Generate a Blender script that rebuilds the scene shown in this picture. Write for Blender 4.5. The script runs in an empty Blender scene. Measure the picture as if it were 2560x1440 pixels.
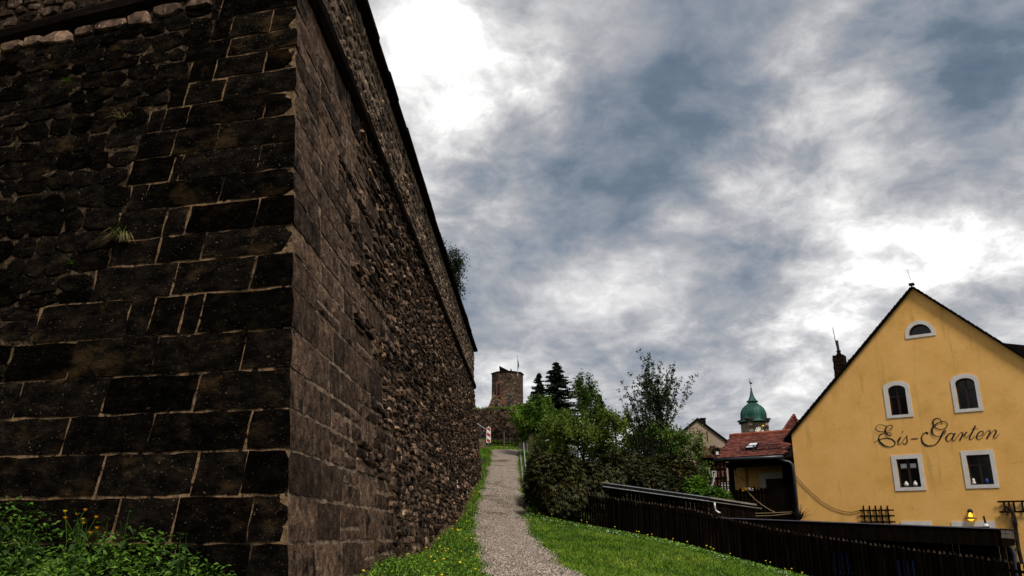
import bpy, bmesh, math, random
import numpy as np
from mathutils import Vector, Matrix
from mathutils.geometry import tessellate_polygon

random.seed(7)
RNG = np.random.default_rng(7)
sc = bpy.context.scene
COL = sc.collection

# ------------------------------------------------------------------ camera
F_PX = 2010.0
PITCH = math.radians(17.1)
EYE = 1.6
CP, SP = math.cos(PITCH), math.sin(PITCH)
CAM = Vector((0, 0, EYE))
cd = bpy.data.cameras.new('camera')
cd.sensor_width = 36.0
cd.lens = F_PX / 2560 * 36.0
cd.clip_start = 0.05
cd.clip_end = 6000
cam = bpy.data.objects.new('camera', cd)
COL.objects.link(cam)
cam.location = CAM
cam.rotation_euler = (math.pi / 2 + PITCH, 0, 0)
sc.camera = cam
sc.render.resolution_x, sc.render.resolution_y = 1024, 576
sc.view_settings.view_transform = 'Standard'
sc.view_settings.look = 'None'
sc.view_settings.gamma = 1.0
sc.view_settings.exposure = 0.35
sc.view_settings.use_curve_mapping = False


def ray(px, py):
    u = (px - 1280) / F_PX
    v = (720 - py) / F_PX
    return Vector((u, CP - v * SP, SP + v * CP))


def at(px, py, Y):
    d = ray(px, py)
    return CAM + d * (Y / d.y)


def hit(px, py, p0, n):
    d = ray(px, py)
    return CAM + d * ((p0 - CAM).dot(n) / d.dot(n))


# ------------------------------------------------------------------ sun and sky
SUN = Vector((0.25, -0.55, 0.80)).normalized()
sl = bpy.data.lights.new('sun', 'SUN')
sl.energy = 2.6
sl.angle = math.radians(12)
sl.color = (1.0, 0.955, 0.89)
so = bpy.data.objects.new('sun', sl)
COL.objects.link(so)
so.rotation_euler = SUN.to_track_quat('Z', 'Y').to_euler()
so.location = (10, -20, 40)

world = bpy.data.worlds.new('World')
sc.world = world
world.use_nodes = True
SKY_GAIN = 1.0


def build_sky():
    nt = world.node_tree
    nt.nodes.clear()
    N = nt.nodes.new
    L = nt.links.new

    def math_(op, a, b=None, c=None, clamp=False):
        n = N('ShaderNodeMath')
        n.operation = op
        n.use_clamp = clamp
        for i, v in enumerate((a, b, c)):
            if v is None:
                continue
            if isinstance(v, (int, float)):
                n.inputs[i].default_value = v
            else:
                L(v, n.inputs[i])
        return n.outputs[0]

    def vmath(op, a, b=None, out=0):
        n = N('ShaderNodeVectorMath')
        n.operation = op
        for i, v in enumerate((a, b)):
            if v is None:
                continue
            if isinstance(v, (tuple, list, Vector)):
                n.inputs[i].default_value = v
            elif isinstance(v, (int, float)):
                n.inputs['Scale'].default_value = v
            else:
                L(v, n.inputs['Scale'] if (op == 'SCALE' and i == 1) else n.inputs[i])
        return n.outputs[out]

    def noise(vec, scale, detail, rough=0.55, dist=0.0, color=False, lac=2.0):
        n = N('ShaderNodeTexNoise')
        L(vec, n.inputs['Vector'])
        n.inputs['Scale'].default_value = scale
        n.inputs['Detail'].default_value = detail
        n.inputs['Roughness'].default_value = rough
        n.inputs['Lacunarity'].default_value = lac
        n.inputs['Distortion'].default_value = dist
        return n.outputs['Color' if color else 'Fac']

    tc = N('ShaderNodeTexCoord')
    d = vmath('NORMALIZE', tc.outputs['Generated'])
    sx = N('ShaderNodeSeparateXYZ')
    L(d, sx.inputs[0])
    # the cloud deck is a plane overhead: features shrink towards the horizon
    den = math_('ADD', math_('MAXIMUM', sx.outputs['Z'], 0.0), 0.38)
    cb = N('ShaderNodeCombineXYZ')
    L(math_('DIVIDE', sx.outputs['X'], den), cb.inputs[0])
    L(math_('DIVIDE', sx.outputs['Y'], den), cb.inputs[1])
    p = cb.outputs[0]
    warp = vmath('SCALE', vmath('SUBTRACT', noise(p, 2.2, 4, color=True), (0.5, 0.5, 0.5)), 0.20)
    pw = vmath('ADD', p, warp)
    n1 = noise(pw, 2.0, 9, 0.60)
    n2 = noise(vmath('ADD', pw, (7.3, 2.1, 0)), 5.5, 9, 0.62)

    def billow(off, scale):
        q = noise(vmath('ADD', pw, off), scale, 5, 0.5)
        return math_('MULTIPLY', math_('ABSOLUTE', math_('SUBTRACT', q, 0.5)), 2.0)
    b1 = billow((3.1, 4.7, 0), 4.2)
    b2 = billow((8.1, 1.7, 0), 10.0)
    val = math_('ADD', math_('MULTIPLY', math_('SUBTRACT', n1, 0.5), 0.80),
                math_('MULTIPLY', math_('SUBTRACT', n2, 0.5), 1.10))
    val = math_('ADD', val, math_('MULTIPLY', math_('SUBTRACT', b1, 0.22), 0.28))
    val = math_('ADD', val, math_('MULTIPLY', math_('SUBTRACT', b2, 0.22), 0.18))
    # the large cloud masses that are there: direction, size (deg), weight
    dwarp = vmath('SCALE', vmath('SUBTRACT', noise(p, 3.0, 6, 0.62, color=True), (0.5, 0.5, 0.5)), 0.34)
    dd = vmath('NORMALIZE', vmath('ADD', d, dwarp))
    gmod = math_('ADD', math_('MULTIPLY', math_('SUBTRACT', n2, 0.5), 2.4), 0.85)
    for (px, py, deg, w) in SKY_MASSES:
        c = ray(px, py).normalized()
        dot = vmath('DOT_PRODUCT', dd, tuple(c), out=1)
        k = 1.0 / (1.0 - math.cos(math.radians(deg)))
        g = math_('EXPONENT', math_('MULTIPLY', math_('SUBTRACT', dot, 1.0), k))
        val = math_('ADD', val, math_('MULTIPLY', math_('MULTIPLY', g, gmod), w if w > 0 else w * .72))
    # brighter band low over the horizon, where the deck thins out
    low = math_('EXPONENT', math_('MULTIPLY', math_('ABSOLUTE', sx.outputs['Z']), -7.0))
    val = math_('ADD', val, math_('MULTIPLY', low, 0.24))
    ramp = N('ShaderNodeValToRGB')
    L(math_('ADD', val, 0.605), ramp.inputs[0])
    e = ramp.color_ramp.elements
    e[0].position = 0.10
    e[0].color = (0.066, 0.098, 0.140, 1)
    e[1].position = 0.92
    e[1].color = (0.92, 0.91, 0.89, 1)
    for pos, c in ((0.28, (0.118, 0.155, 0.200)), (0.42, (0.220, 0.245, 0.285)),
                   (0.54, (0.325, 0.330, 0.350)), (0.68, (0.50, 0.495, 0.50)), (0.80, (0.68, 0.67, 0.66))):
        el = e.new(pos)
        el.color = (*c, 1)
    sky = N('ShaderNodeTexSky')
    sky.sky_type = 'NISHITA'
    sky.sun_disc = False
    sky.sun_elevation = math.asin(SUN.z)
    sky.sun_rotation = math.atan2(SUN.x, SUN.y)
    clouds = vmath('SCALE', ramp.outputs[0], 10.0 * SKY_GAIN)
    mix = N('ShaderNodeMix')
    mix.data_type = 'RGBA'
    mix.inputs['Factor'].default_value = 0.93
    L(sky.outputs[0], mix.inputs['A'])
    L(clouds, mix.inputs['B'])
    bg = N('ShaderNodeBackground')
    bg.inputs['Strength'].default_value = 0.10
    L(mix.outputs['Result'], bg.inputs['Color'])
    out = N('ShaderNodeOutputWorld')
    L(bg.outputs[0], out.inputs[0])


SKY_MASSES = [
    (1110, 10, 5.0, 0.13), (1200, 110, 4.5, 0.09), (1290, 240, 3.5, 0.17), (1000, 150, 5.5, 0.10), (1110, 330, 4.5, 0.15),
    (1350, 200, 2.5, 0.12), (1060, 420, 4.0, 0.10),
    (1680, 180, 5.5, -0.20), (1800, 90, 5.0, -0.20), (1430, 540, 5.5, -0.26), (1620, 480, 5.0, -0.22), (1730, 330, 4.5, -0.14),
    (1500, 60, 4.0, -0.08), (1980, 430, 4.5, 0.12), (1900, 560, 3.5, 0.10), (2330, 670, 3.6, 0.24), (2180, 710, 3.0, 0.18),
    (2460, 545, 2.4, -0.26), (2520, 80, 5.0, -0.16), (2380, 50, 2.5, -0.12), (2100, 180, 4.5, 0.06),
    (1840, 700, 4.0, -0.14), (1780, 800, 3.0, -0.10), (1640, 700, 3.5, 0.08), (1250, 700, 4.0, -0.06), (1950, 880, 2.6, 0.18),
    (2060, 830, 1.2, -0.22), (2000, 770, 1.6, 0.14), (1240, 1000, 3, 0.12), (1620, 950, 3, 0.10),
]
build_sky()

# ------------------------------------------------------------------ helpers
def new_obj(name, V, Fc, mat, parent=None, smooth=False, rnd=None, world=True):
    me = bpy.data.meshes.new(name)
    me.from_pydata([tuple(v) for v in V], [], Fc)
    if rnd is not None:
        a = me.attributes.new('rnd', 'FLOAT', 'POINT')
        r = np.full(len(V), rnd, 'f') if np.isscalar(rnd) else np.asarray(rnd, 'f')
        a.data.foreach_set('value', r)
    if smooth:
        me.polygons.foreach_set('use_smooth', [True] * len(me.polygons))
    me.update()
    if isinstance(mat, (list, tuple)):
        for m in mat:
            me.materials.append(m)
    elif mat:
        me.materials.append(mat)
    o = bpy.data.objects.new(name, me)
    COL.objects.link(o)
    if parent is not None:
        o.parent = parent
        if world:
            o.matrix_parent_inverse = Matrix.Translation(-wloc(parent))
    return o


def wloc(o):
    # things are Empties that are only translated; their meshes sit in world coordinates
    return o.location.copy() if o.type == 'EMPTY' else Vector()


def np_obj(name, V, Fq, mat, parent=None, rnd=None, smooth=False):
    V = np.asarray(V, 'f')
    Fq = np.asarray(Fq, 'i')
    k = Fq.shape[1]
    me = bpy.data.meshes.new(name)
    me.vertices.add(len(V))
    me.vertices.foreach_set('co', V.ravel())
    me.loops.add(Fq.size)
    me.loops.foreach_set('vertex_index', Fq.ravel())
    me.polygons.add(len(Fq))
    me.polygons.foreach_set('loop_start', np.arange(0, Fq.size, k, dtype='i'))
    if smooth:
        me.polygons.foreach_set('use_smooth', np.ones(len(Fq), bool))
    if rnd is not None:
        a = me.attributes.new('rnd', 'FLOAT', 'POINT')
        a.data.foreach_set('value', np.asarray(rnd, 'f'))
    me.update(calc_edges=True)
    me.validate()
    if mat:
        me.materials.append(mat)
    o = bpy.data.objects.new(name, me)
    COL.objects.link(o)
    if parent is not None:
        o.parent = parent
        o.matrix_parent_inverse = Matrix.Translation(-wloc(parent))
    return o


def tag(o, label=None, cat=None, group=None, kind=None):
    if label:
        o['label'] = label
    if cat:
        o['category'] = cat
    if group:
        o['group'] = group
    if kind:
        o['kind'] = kind
    return o


def thing(name, label, cat, loc=(0, 0, 0), group=None):
    o = bpy.data.objects.new(name, None)
    o.empty_display_size = 0.2
    COL.objects.link(o)
    o.location = loc
    return tag(o, label, cat, group)


def copy_tree(o, parent=None):
    c = o.copy()
    COL.objects.link(c)
    c.parent = parent
    for ch in o.children:
        copy_tree(ch, c)
    return c


class MB:
    def __init__(s):
        s.v = []
        s.f = []
        s.r = []

    def add(s, V, Fc, r=0.5):
        k = len(s.v)
        s.v.extend([Vector(v) for v in V])
        s.f.extend([tuple(i + k for i in f) for f in Fc])
        s.r.extend([r] * len(V))
        return s

    def box(s, c, h, ax=None, r=0.5):
        """centre, half sizes, axes (three unit vectors)"""
        c = Vector(c)
        X, Y, Z = ax if ax else (Vector((1, 0, 0)), Vector((0, 1, 0)), Vector((0, 0, 1)))
        V = [c + X * (h[0] * a) + Y * (h[1] * b) + Z * (h[2] * d)
             for a in (-1, 1) for b in (-1, 1) for d in (-1, 1)]
        return s.add(V, [(0, 1, 3, 2), (4, 6, 7, 5), (0, 4, 5, 1), (2, 3, 7, 6), (0, 2, 6, 4), (1, 5, 7, 3)], r)

    def bar(s, a, b, w, h, up=Vector((0, 0, 1)), r=0.5):
        a, b = Vector(a), Vector(b)
        d = b - a
        L = d.length
        d.normalize()
        X = d.cross(up)
        if X.length < 1e-4:
            X = Vector((1, 0, 0))
        X.normalize()
        Z = X.cross(d)
        return s.box((a + b) / 2, (w / 2, L / 2, h / 2), (X, d, Z), r)

    def tube(s, pts, rad, n=8, r=0.5, caps=True):
        pts = [Vector(p) for p in pts]
        rads = rad if isinstance(rad, (list, tuple)) else [rad] * len(pts)
        V = []
        ref = Vector((0.13, 0.37, 0.92)).normalized()
        for i, p in enumerate(pts):
            d = (pts[min(i + 1, len(pts) - 1)] - pts[max(i - 1, 0)]).normalized()
            X = d.cross(ref)
            if X.length < 1e-3:
                X = d.cross(Vector((1, 0, 0)))
            X.normalize()
            Yv = d.cross(X)
            for j in range(n):
                a = 2 * math.pi * j / n
                V.append(p + (X * math.cos(a) + Yv * math.sin(a)) * rads[i])
        Fc = []
        for i in range(len(pts) - 1):
            for j in range(n):
                Fc.append((i * n + j, i * n + (j + 1) % n, (i + 1) * n + (j + 1) % n, (i + 1) * n + j))
        if caps:
            Fc.append(tuple(reversed(range(n))))
            Fc.append(tuple(range((len(pts) - 1) * n, len(pts) * n)))
        return s.add(V, Fc, r)

    def lathe(s, prof, c, n=16, r=0.5, rot=0.0):
        """profile [(radius, z)], centre"""
        c = Vector(c)
        V = []
        for (rr, z) in prof:
            for j in range(n):
                a = 2 * math.pi * j / n + rot
                V.append(c + Vector((rr * math.cos(a), rr * math.sin(a), z)))
        Fc = []
        for i in range(len(prof) - 1):
            for j in range(n):
                Fc.append((i * n + j, i * n + (j + 1) % n, (i + 1) * n + (j + 1) % n, (i + 1) * n + j))
        Fc.append(tuple(reversed(range(n))))
        Fc.append(tuple(range((len(prof) - 1) * n, len(prof) * n)))
        return s.add(V, Fc, r)

    def prism(s, poly, off, r=0.5):
        """polygon (list of points) extruded by a vector"""
        poly = [Vector(p) for p in poly]
        n = len(poly)
        off = Vector(off)
        V = poly + [p + off for p in poly]
        Fc = [tuple(range(n)), tuple(reversed(range(n, 2 * n)))]
        for i in range(n):
            j = (i + 1) % n
            Fc.append((i, i + n, j + n, j))
        return s.add(V, Fc, r)

    def build(s, name, mat, parent=None, smooth=False, world=True):
        return new_obj(name, s.v, s.f, mat, parent, smooth, rnd=s.r, world=world)


# ------------------------------------------------------------------ materials
def mat(name, cols, scale=3.0, detail=5.0, rough=0.8, bump=0.0, bscale=40.0, stretch=(1, 1, 1), rnd=0.0,
        spec=0.3, metal=0.0, translucent=0.0, spots=None, bump2=None, rough_noise=0.55, lo=0.3, hi=0.7,
        emit=None, coat=0.0):
    m = bpy.data.materials.new(name)
    m.use_nodes = True
    nt = m.node_tree
    nt.nodes.clear()
    N = nt.nodes.new
    L = nt.links.new
    geo = N('ShaderNodeNewGeometry')
    mp = N('ShaderNodeMapping')
    L(geo.outputs['Position'], mp.inputs[0])
    mp.inputs['Scale'].default_value = stretch
    ns = N('ShaderNodeTexNoise')
    L(mp.outputs[0], ns.inputs['Vector'])
    ns.inputs['Scale'].default_value = scale
    ns.inputs['Detail'].default_value = detail
    ns.inputs['Roughness'].default_value = rough_noise
    rp = N('ShaderNodeValToRGB')
    L(ns.outputs['Fac'], rp.inputs[0])
    e = rp.color_ramp.elements
    n = len(cols)
    while len(e) < n:
        e.new(0.5)
    for i, c in enumerate(cols):
        e[i].position = lo + (hi - lo) * i / max(1, n - 1)
        e[i].color = (*c, 1)
    col = rp.outputs[0]
    if spots:
        # irregular patches of another colour: (colour, scale, threshold, softness)
        for sp_ in spots:
            c, s_, th, sf = sp_[:4]
            n2 = N('ShaderNodeTexNoise')
            if len(sp_) > 4:
                mq = N('ShaderNodeMapping')
                L(geo.outputs['Position'], mq.inputs[0])
                mq.inputs['Scale'].default_value = sp_[4]
                L(mq.outputs[0], n2.inputs['Vector'])
            else:
                L(mp.outputs[0], n2.inputs['Vector'])
            n2.inputs['Scale'].default_value = s_
            n2.inputs['Detail'].default_value = 6
            n2.inputs['Roughness'].default_value = 0.6
            mr = N('ShaderNodeMapRange')
            L(n2.outputs['Fac'], mr.inputs[0])
            mr.inputs[1].default_value = th
            mr.inputs[2].default_value = th + sf
            mx = N('ShaderNodeMix')
            mx.data_type = 'RGBA'
            L(mr.outputs[0], mx.inputs['Factor'])
            L(col, mx.inputs['A'])
            mx.inputs['B'].default_value = (*c, 1)
            col = mx.outputs['Result']
    if rnd:
        at_ = N('ShaderNodeAttribute')
        at_.attribute_name = 'rnd'
        mr = N('ShaderNodeMapRange')
        L(at_.outputs['Fac'], mr.inputs[0])
        mr.clamp = False
        mr.inputs[3].default_value = 1.0 - rnd
        mr.inputs[4].default_value = 1.0 + rnd
        vm = N('ShaderNodeVectorMath')
        vm.operation = 'SCALE'
        L(col, vm.inputs[0])
        L(mr.outputs[0], vm.inputs['Scale'])
        col = vm.outputs[0]
    bs = N('ShaderNodeBsdfPrincipled')
    L(col, bs.inputs['Base Color'])
    bs.inputs['Roughness'].default_value = rough
    bs.inputs['Metallic'].default_value = metal
    bs.inputs['Specular IOR Level'].default_value = spec
    bs.inputs['Coat Weight'].default_value = coat
    if emit:
        bs.inputs['Emission Color'].default_value = (*emit[0], 1)
        bs.inputs['Emission Strength'].default_value = emit[1]
    if bump:
        nb = N('ShaderNodeTexNoise')
        L(mp.outputs[0], nb.inputs['Vector'])
        nb.inputs['Scale'].default_value = bscale
        nb.inputs['Detail'].default_value = 6
        nb.inputs['Roughness'].default_value = 0.62
        bp = N('ShaderNodeBump')
        bp.inputs['Strength'].default_value = 1.0
        bp.inputs['Distance'].default_value = bump
        L(nb.outputs['Fac'], bp.inputs['Height'])
        L(bp.outputs[0], bs.inputs['Normal'])
    out = N('ShaderNodeOutputMaterial')
    if translucent:
        tr = N('ShaderNodeBsdfTranslucent')
        L(col, tr.inputs['Color'])
        ms = N('ShaderNodeMixShader')
        ms.inputs[0].default_value = translucent
        L(bs.outputs[0], ms.inputs[1])
        L(tr.outputs[0], ms.inputs[2])
        L(ms.outputs[0], out.inputs[0])
    else:
        L(bs.outputs[0], out.inputs[0])
    return m


M = {}
M['shaded_stone'] = mat('shaded_stone', [(.002, .0017, .0014), (.0055, .0043, .0032), (.017, .0115, .0068)], scale=5.5, detail=9, rough=.92,  # left face's shade is put into its blackened stone colour
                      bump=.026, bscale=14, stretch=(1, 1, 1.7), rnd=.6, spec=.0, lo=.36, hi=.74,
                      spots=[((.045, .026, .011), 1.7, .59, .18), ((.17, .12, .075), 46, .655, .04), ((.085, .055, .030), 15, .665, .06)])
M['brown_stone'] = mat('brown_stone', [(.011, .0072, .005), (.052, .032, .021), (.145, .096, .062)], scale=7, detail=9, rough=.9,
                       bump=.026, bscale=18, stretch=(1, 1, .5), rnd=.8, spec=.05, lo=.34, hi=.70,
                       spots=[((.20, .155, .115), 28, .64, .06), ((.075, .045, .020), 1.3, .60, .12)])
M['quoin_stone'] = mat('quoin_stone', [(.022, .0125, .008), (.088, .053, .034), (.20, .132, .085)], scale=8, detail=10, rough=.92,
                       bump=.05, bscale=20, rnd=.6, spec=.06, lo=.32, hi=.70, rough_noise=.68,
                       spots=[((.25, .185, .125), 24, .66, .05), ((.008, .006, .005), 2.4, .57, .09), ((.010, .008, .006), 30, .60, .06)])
M['tan_stone'] = mat('tan_stone', [(.024, .018, .013), (.115, .078, .050), (.25, .175, .112)], scale=5, detail=8, rough=.9,
                     bump=.018, bscale=22, rnd=.75, spec=.15, lo=.32, hi=.7, spots=[((.23, .155, .075), 3.2, .62, .1)])
M['mortar'] = mat('mortar', [(.045, .027, .013), (.165, .100, .052), (.31, .20, .112)], scale=13, detail=9, rough=.95, bump=.02,
                  bscale=35, spec=.05, rough_noise=.7, spots=[((.010, .008, .006), 1.6, .51, .10), ((.008, .007, .005), 9, .56, .05)])
M['rubble_mortar'] = mat('rubble_mortar', [(.014, .010, .007), (.060, .040, .024), (.17, .118, .072)], scale=15, detail=9, rough=.95, bump=.02,
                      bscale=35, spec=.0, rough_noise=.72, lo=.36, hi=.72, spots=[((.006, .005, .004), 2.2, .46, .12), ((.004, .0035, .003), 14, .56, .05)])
M['dark_mortar'] = mat('dark_mortar', [(.045, .030, .019), (.17, .118, .078), (.30, .215, .145)], scale=7, detail=8, rough=.95,
                       bump=.02, bscale=30, spec=.1)
M['coping'] = mat('coping', [(.006, .005, .004), (.018, .012, .010)], scale=4, rough=.95, bump=.01, spec=.0, rnd=.3)
M['gravel'] = mat('gravel', [(.060, .045, .034), (.225, .176, .138), (.46, .375, .305)], scale=30, detail=10, rough=.95, bump=.03,
                  bscale=34, spec=.15, rough_noise=.75, lo=.33, hi=.67,
                  spots=[((.085, .068, .040), .8, .53, .14), ((.05, .065, .022), 3.1, .64, .06), ((.40, .36, .32), 60, .67, .04)])
M['soil'] = mat('soil', [(.008, .010, .004), (.020, .026, .008), (.04, .045, .015)], scale=3, rough=.95, bump=.04, bscale=12, spec=.1)
M['kerb'] = mat('kerb', [(.16, .14, .12), (.32, .29, .25)], scale=6, rough=.9, bump=.01, rnd=.35)


def leafmat(name, a, b, rnd=.45, tr=.28, rough=.55):
    return mat(name, [a, b], scale=1.4, detail=3, rough=rough, rnd=rnd, spec=.25, translucent=tr)


M['grass'] = mat('grass', [(.050, .125, .006), (.130, .235, .012), (.23, .31, .030)], scale=1.1, detail=6, rough=.55, rnd=.75, spec=.25, translucent=.28, lo=.3, hi=.72)
M['grass_dry'] = leafmat('grass_dry', (.12, .095, .035), (.22, .17, .07), .4)
M['weed'] = leafmat('weed', (.040, .105, .007), (.105, .195, .013), .75)
M['nettle'] = leafmat('nettle', (.018, .045, .009), (.038, .075, .012), .4)
M['clover'] = leafmat('clover', (.065, .155, .010), (.150, .27, .022), .75)
M['leaf_maple'] = leafmat('leaf_maple', (.050, .115, .006), (.130, .21, .013), .75)
M['leaf_light'] = leafmat('leaf_light', (.065, .115, .010), (.165, .22, .028), .8)
M['leaf_dark'] = leafmat('leaf_dark', (.016, .030, .008), (.042, .062, .016), .65)
M['leaf_mid'] = leafmat('leaf_mid', (.040, .085, .009), (.105, .16, .018), .8)
M['needle'] = leafmat('needle', (.007, .014, .009), (.018, .030, .016), .5, tr=.08)
M['cypress'] = leafmat('cypress', (.009, .015, .003), (.072, .064, .015), .92, tr=.06)
M['hedge_core'] = mat('hedge_core', [(.004, .004, .002), (.012, .010, .005)], scale=8, rough=1, spec=.0)  # near-black: inner shade of the shrubs put into the colour
M['bark'] = mat('bark', [(.008, .006, .005), (.035, .026, .020)], scale=9, rough=.95, bump=.02, bscale=25, stretch=(1, 1, .3), spec=.1)
M['yellow'] = mat('yellow', [(.86, .62, .012), (.90, .70, .03)], rough=.6, rnd=.2, translucent=.2)
M['orange'] = mat('orange', [(.80, .33, .01), (.88, .45, .02)], rough=.6, translucent=.2)
M['white_flower'] = mat('white_flower', [(.7, .7, .66), (.8, .8, .78)], rough=.6)

M['plaster'] = mat('plaster', [(.73, .390, .102), (.82, .452, .135), (.87, .500, .165)], scale=1.3, detail=10, rough=.92, bump=.010, bscale=60,
                   spec=.10, rough_noise=.66,
                   spots=[((.62, .335, .080), .8, .57, .25), ((.50, .280, .080), 7.0, .67, .10), ((.58, .325, .095), 3.0, .58, .14, (1, 1, .12)),
                          ((.36, .21, .075), 2.2, .68, .08, (.35, .35, 3.0))])
M['white_paint'] = mat('white_paint', [(.56, .52, .48), (.68, .64, .60)], scale=5, rough=.85, bump=.003, bscale=80)
M['black_paint'] = mat('black_paint', [(.010, .009, .009), (.014, .013, .013)], rough=.6)
M['glass'] = mat('glass', [(.003, .003, .0035), (.006, .006, .007)], rough=.12, spec=.35)
M['frame_brown'] = mat('frame_brown', [(.012, .006, .004), (.028, .012, .008)], scale=12, rough=.5)
M['roof_dark'] = mat('roof_dark', [(.005, .004, .0035), (.014, .010, .008)], scale=7, rough=.9, bump=.01, rnd=.4, spec=.05)
M['tile'] = mat('tile', [(.07, .019, .013), (.15, .040, .026), (.24, .075, .050)], scale=5, rough=.75, bump=.006, bscale=30, rnd=.45, spec=.25)
M['dark_brick'] = mat('dark_brick', [(.010, .006, .005), (.035, .016, .011)], scale=5, rough=.9, rnd=.5, spec=.05)
M['ridge_tile'] = mat('ridge_tile', [(.16, .030, .018), (.34, .10, .055)], scale=4, rough=.7, rnd=.3)
M['dark_wood'] = mat('dark_wood', [(.003, .0022, .0018), (.009, .006, .004)], scale=14, stretch=(1, 1, .15), rough=.95, bump=.004, rnd=.4, spec=.0)
M['picket'] = mat('picket', [(.003, .002, .0016), (.008, .0055, .004)], scale=12, stretch=(1, 1, .2), rough=.95, bump=.004, rnd=.5, spec=.0)
M['grey_wood'] = mat('grey_wood', [(.040, .030, .024), (.10, .078, .060)], scale=10, stretch=(1, 1, .2), rough=.9, bump=.006, rnd=.5)
M['zinc'] = mat('zinc', [(.30, .31, .33), (.48, .49, .50)], scale=3, rough=.38, metal=.75, spec=.5)
M['pipe_dark'] = mat('pipe_dark', [(.014, .016, .020), (.03, .034, .042)], scale=4, rough=.35, spec=.5)
M['steel'] = mat('steel', [(.45, .45, .44), (.60, .60, .59)], scale=4, rough=.4, metal=.6, spec=.5)
M['copper'] = mat('copper', [(.005, .020, .016), (.010, .062, .046), (.034, .145, .110)], scale=.9, detail=6, stretch=(1, 1, .25), rough=.6,
                  spec=.3, rnd=.25, spots=[((.012, .030, .022), .7, .60, .12)])
M['sandstone'] = mat('sandstone', [(.085, .060, .040), (.20, .15, .10), (.28, .215, .15)], scale=1.3, detail=8, rough=.9, bump=.05, bscale=4, rnd=.4)
M['dark_quoin'] = mat('dark_quoin', [(.012, .010, .009), (.04, .032, .026)], scale=2, rough=.9, rnd=.4)
M['gold'] = mat('gold', [(.75, .50, .08), (.85, .60, .12)], rough=.3, metal=.9, spec=.5)
M['clock'] = mat('clock', [(.66, .62, .50), (.75, .71, .60)], rough=.6)
M['beige'] = mat('beige', [(.25, .180, .125), (.33, .245, .175)], scale=.8, detail=7, rough=.95, bump=.01, bscale=25,
                 spots=[((.17, .12, .085), .5, .60, .2)])
M['red'] = mat('red', [(.38, .012, .012), (.46, .02, .018)], rough=.45)
M['white_sign'] = mat('white_sign', [(.66, .64, .60), (.74, .72, .69)], rough=.45)
M['cable'] = mat('cable', [(.015, .012, .010), (.03, .025, .02)], rough=.6)
M['rope'] = mat('rope', [(.25, .16, .08), (.38, .26, .14)], rough=.9)
M['lamp_glow'] = mat('lamp_glow', [(.85, .60, .06), (.9, .65, .08)], rough=.4, emit=((1.0, .60, .03), 1.1))
M['blue_flag'] = mat('flag', [(.012, .03, .035), (.02, .05, .055)], rough=.8)
M['blue_plastic'] = mat('blue_plastic', [(.012, .03, .16), (.02, .05, .22)], rough=.5)


def masonry(name, a, b, c, mort, bw, bh, rnd_=.5, bump=.06, patch=None):
    """rubble seen from too far away to pick its stones apart"""
    m = bpy.data.materials.new(name)
    m.use_nodes = True
    nt = m.node_tree
    N = nt.nodes.new
    L = nt.links.new
    bs = nt.nodes['Principled BSDF']
    geo = N('ShaderNodeNewGeometry')
    mp = N('ShaderNodeMapping')
    mp.inputs['Scale'].default_value = (1 / bw, 1 / bw, 1 / bh)
    L(geo.outputs['Position'], mp.inputs[0])
    vo = N('ShaderNodeTexVoronoi')
    L(mp.outputs[0], vo.inputs['Vector'])
    vo.inputs['Scale'].default_value = 1
    vd = N('ShaderNodeTexVoronoi')
    vd.feature = 'DISTANCE_TO_EDGE'
    L(mp.outputs[0], vd.inputs['Vector'])
    vd.inputs['Scale'].default_value = 1
    sp_ = N('ShaderNodeSeparateColor')
    L(vo.outputs['Color'], sp_.inputs[0])
    rp = N('ShaderNodeValToRGB')
    L(sp_.outputs[0], rp.inputs[0])
    e = rp.color_ramp.elements
    e[0].color = (*a, 1)
    e[1].color = (*c, 1)
    e.new(.55).color = (*b, 1)
    mr = N('ShaderNodeMapRange')
    L(vd.outputs['Distance'], mr.inputs[0])
    mr.inputs[1].default_value = .03
    mr.inputs[2].default_value = .13
    mx = N('ShaderNodeMix')
    mx.data_type = 'RGBA'
    L(mr.outputs[0], mx.inputs['Factor'])
    mx.inputs['A'].default_value = (*mort, 1)
    L(rp.outputs[0], mx.inputs['B'])
    col = mx.outputs['Result']
    if patch:
        n2 = N('ShaderNodeTexNoise')
        L(geo.outputs['Position'], n2.inputs['Vector'])
        n2.inputs['Scale'].default_value = patch[1]
        n2.inputs['Detail'].default_value = 5
        m2 = N('ShaderNodeMapRange')
        L(n2.outputs['Fac'], m2.inputs[0])
        m2.inputs[1].default_value = patch[2]
        m2.inputs[2].default_value = patch[2] + .12
        m2.inputs[4].default_value = .75
        x2 = N('ShaderNodeMix')
        x2.data_type = 'RGBA'
        L(m2.outputs[0], x2.inputs['Factor'])
        L(col, x2.inputs['A'])
        x2.inputs['B'].default_value = (*patch[0], 1)
        col = x2.outputs['Result']
    L(col, bs.inputs['Base Color'])
    bs.inputs['Roughness'].default_value = .92
    bs.inputs['Specular IOR Level'].default_value = .12
    bp = N('ShaderNodeBump')
    bp.inputs['Distance'].default_value = bump
    L(mr.outputs[0], bp.inputs['Height'])
    L(bp.outputs[0], bs.inputs['Normal'])
    return m


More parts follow.
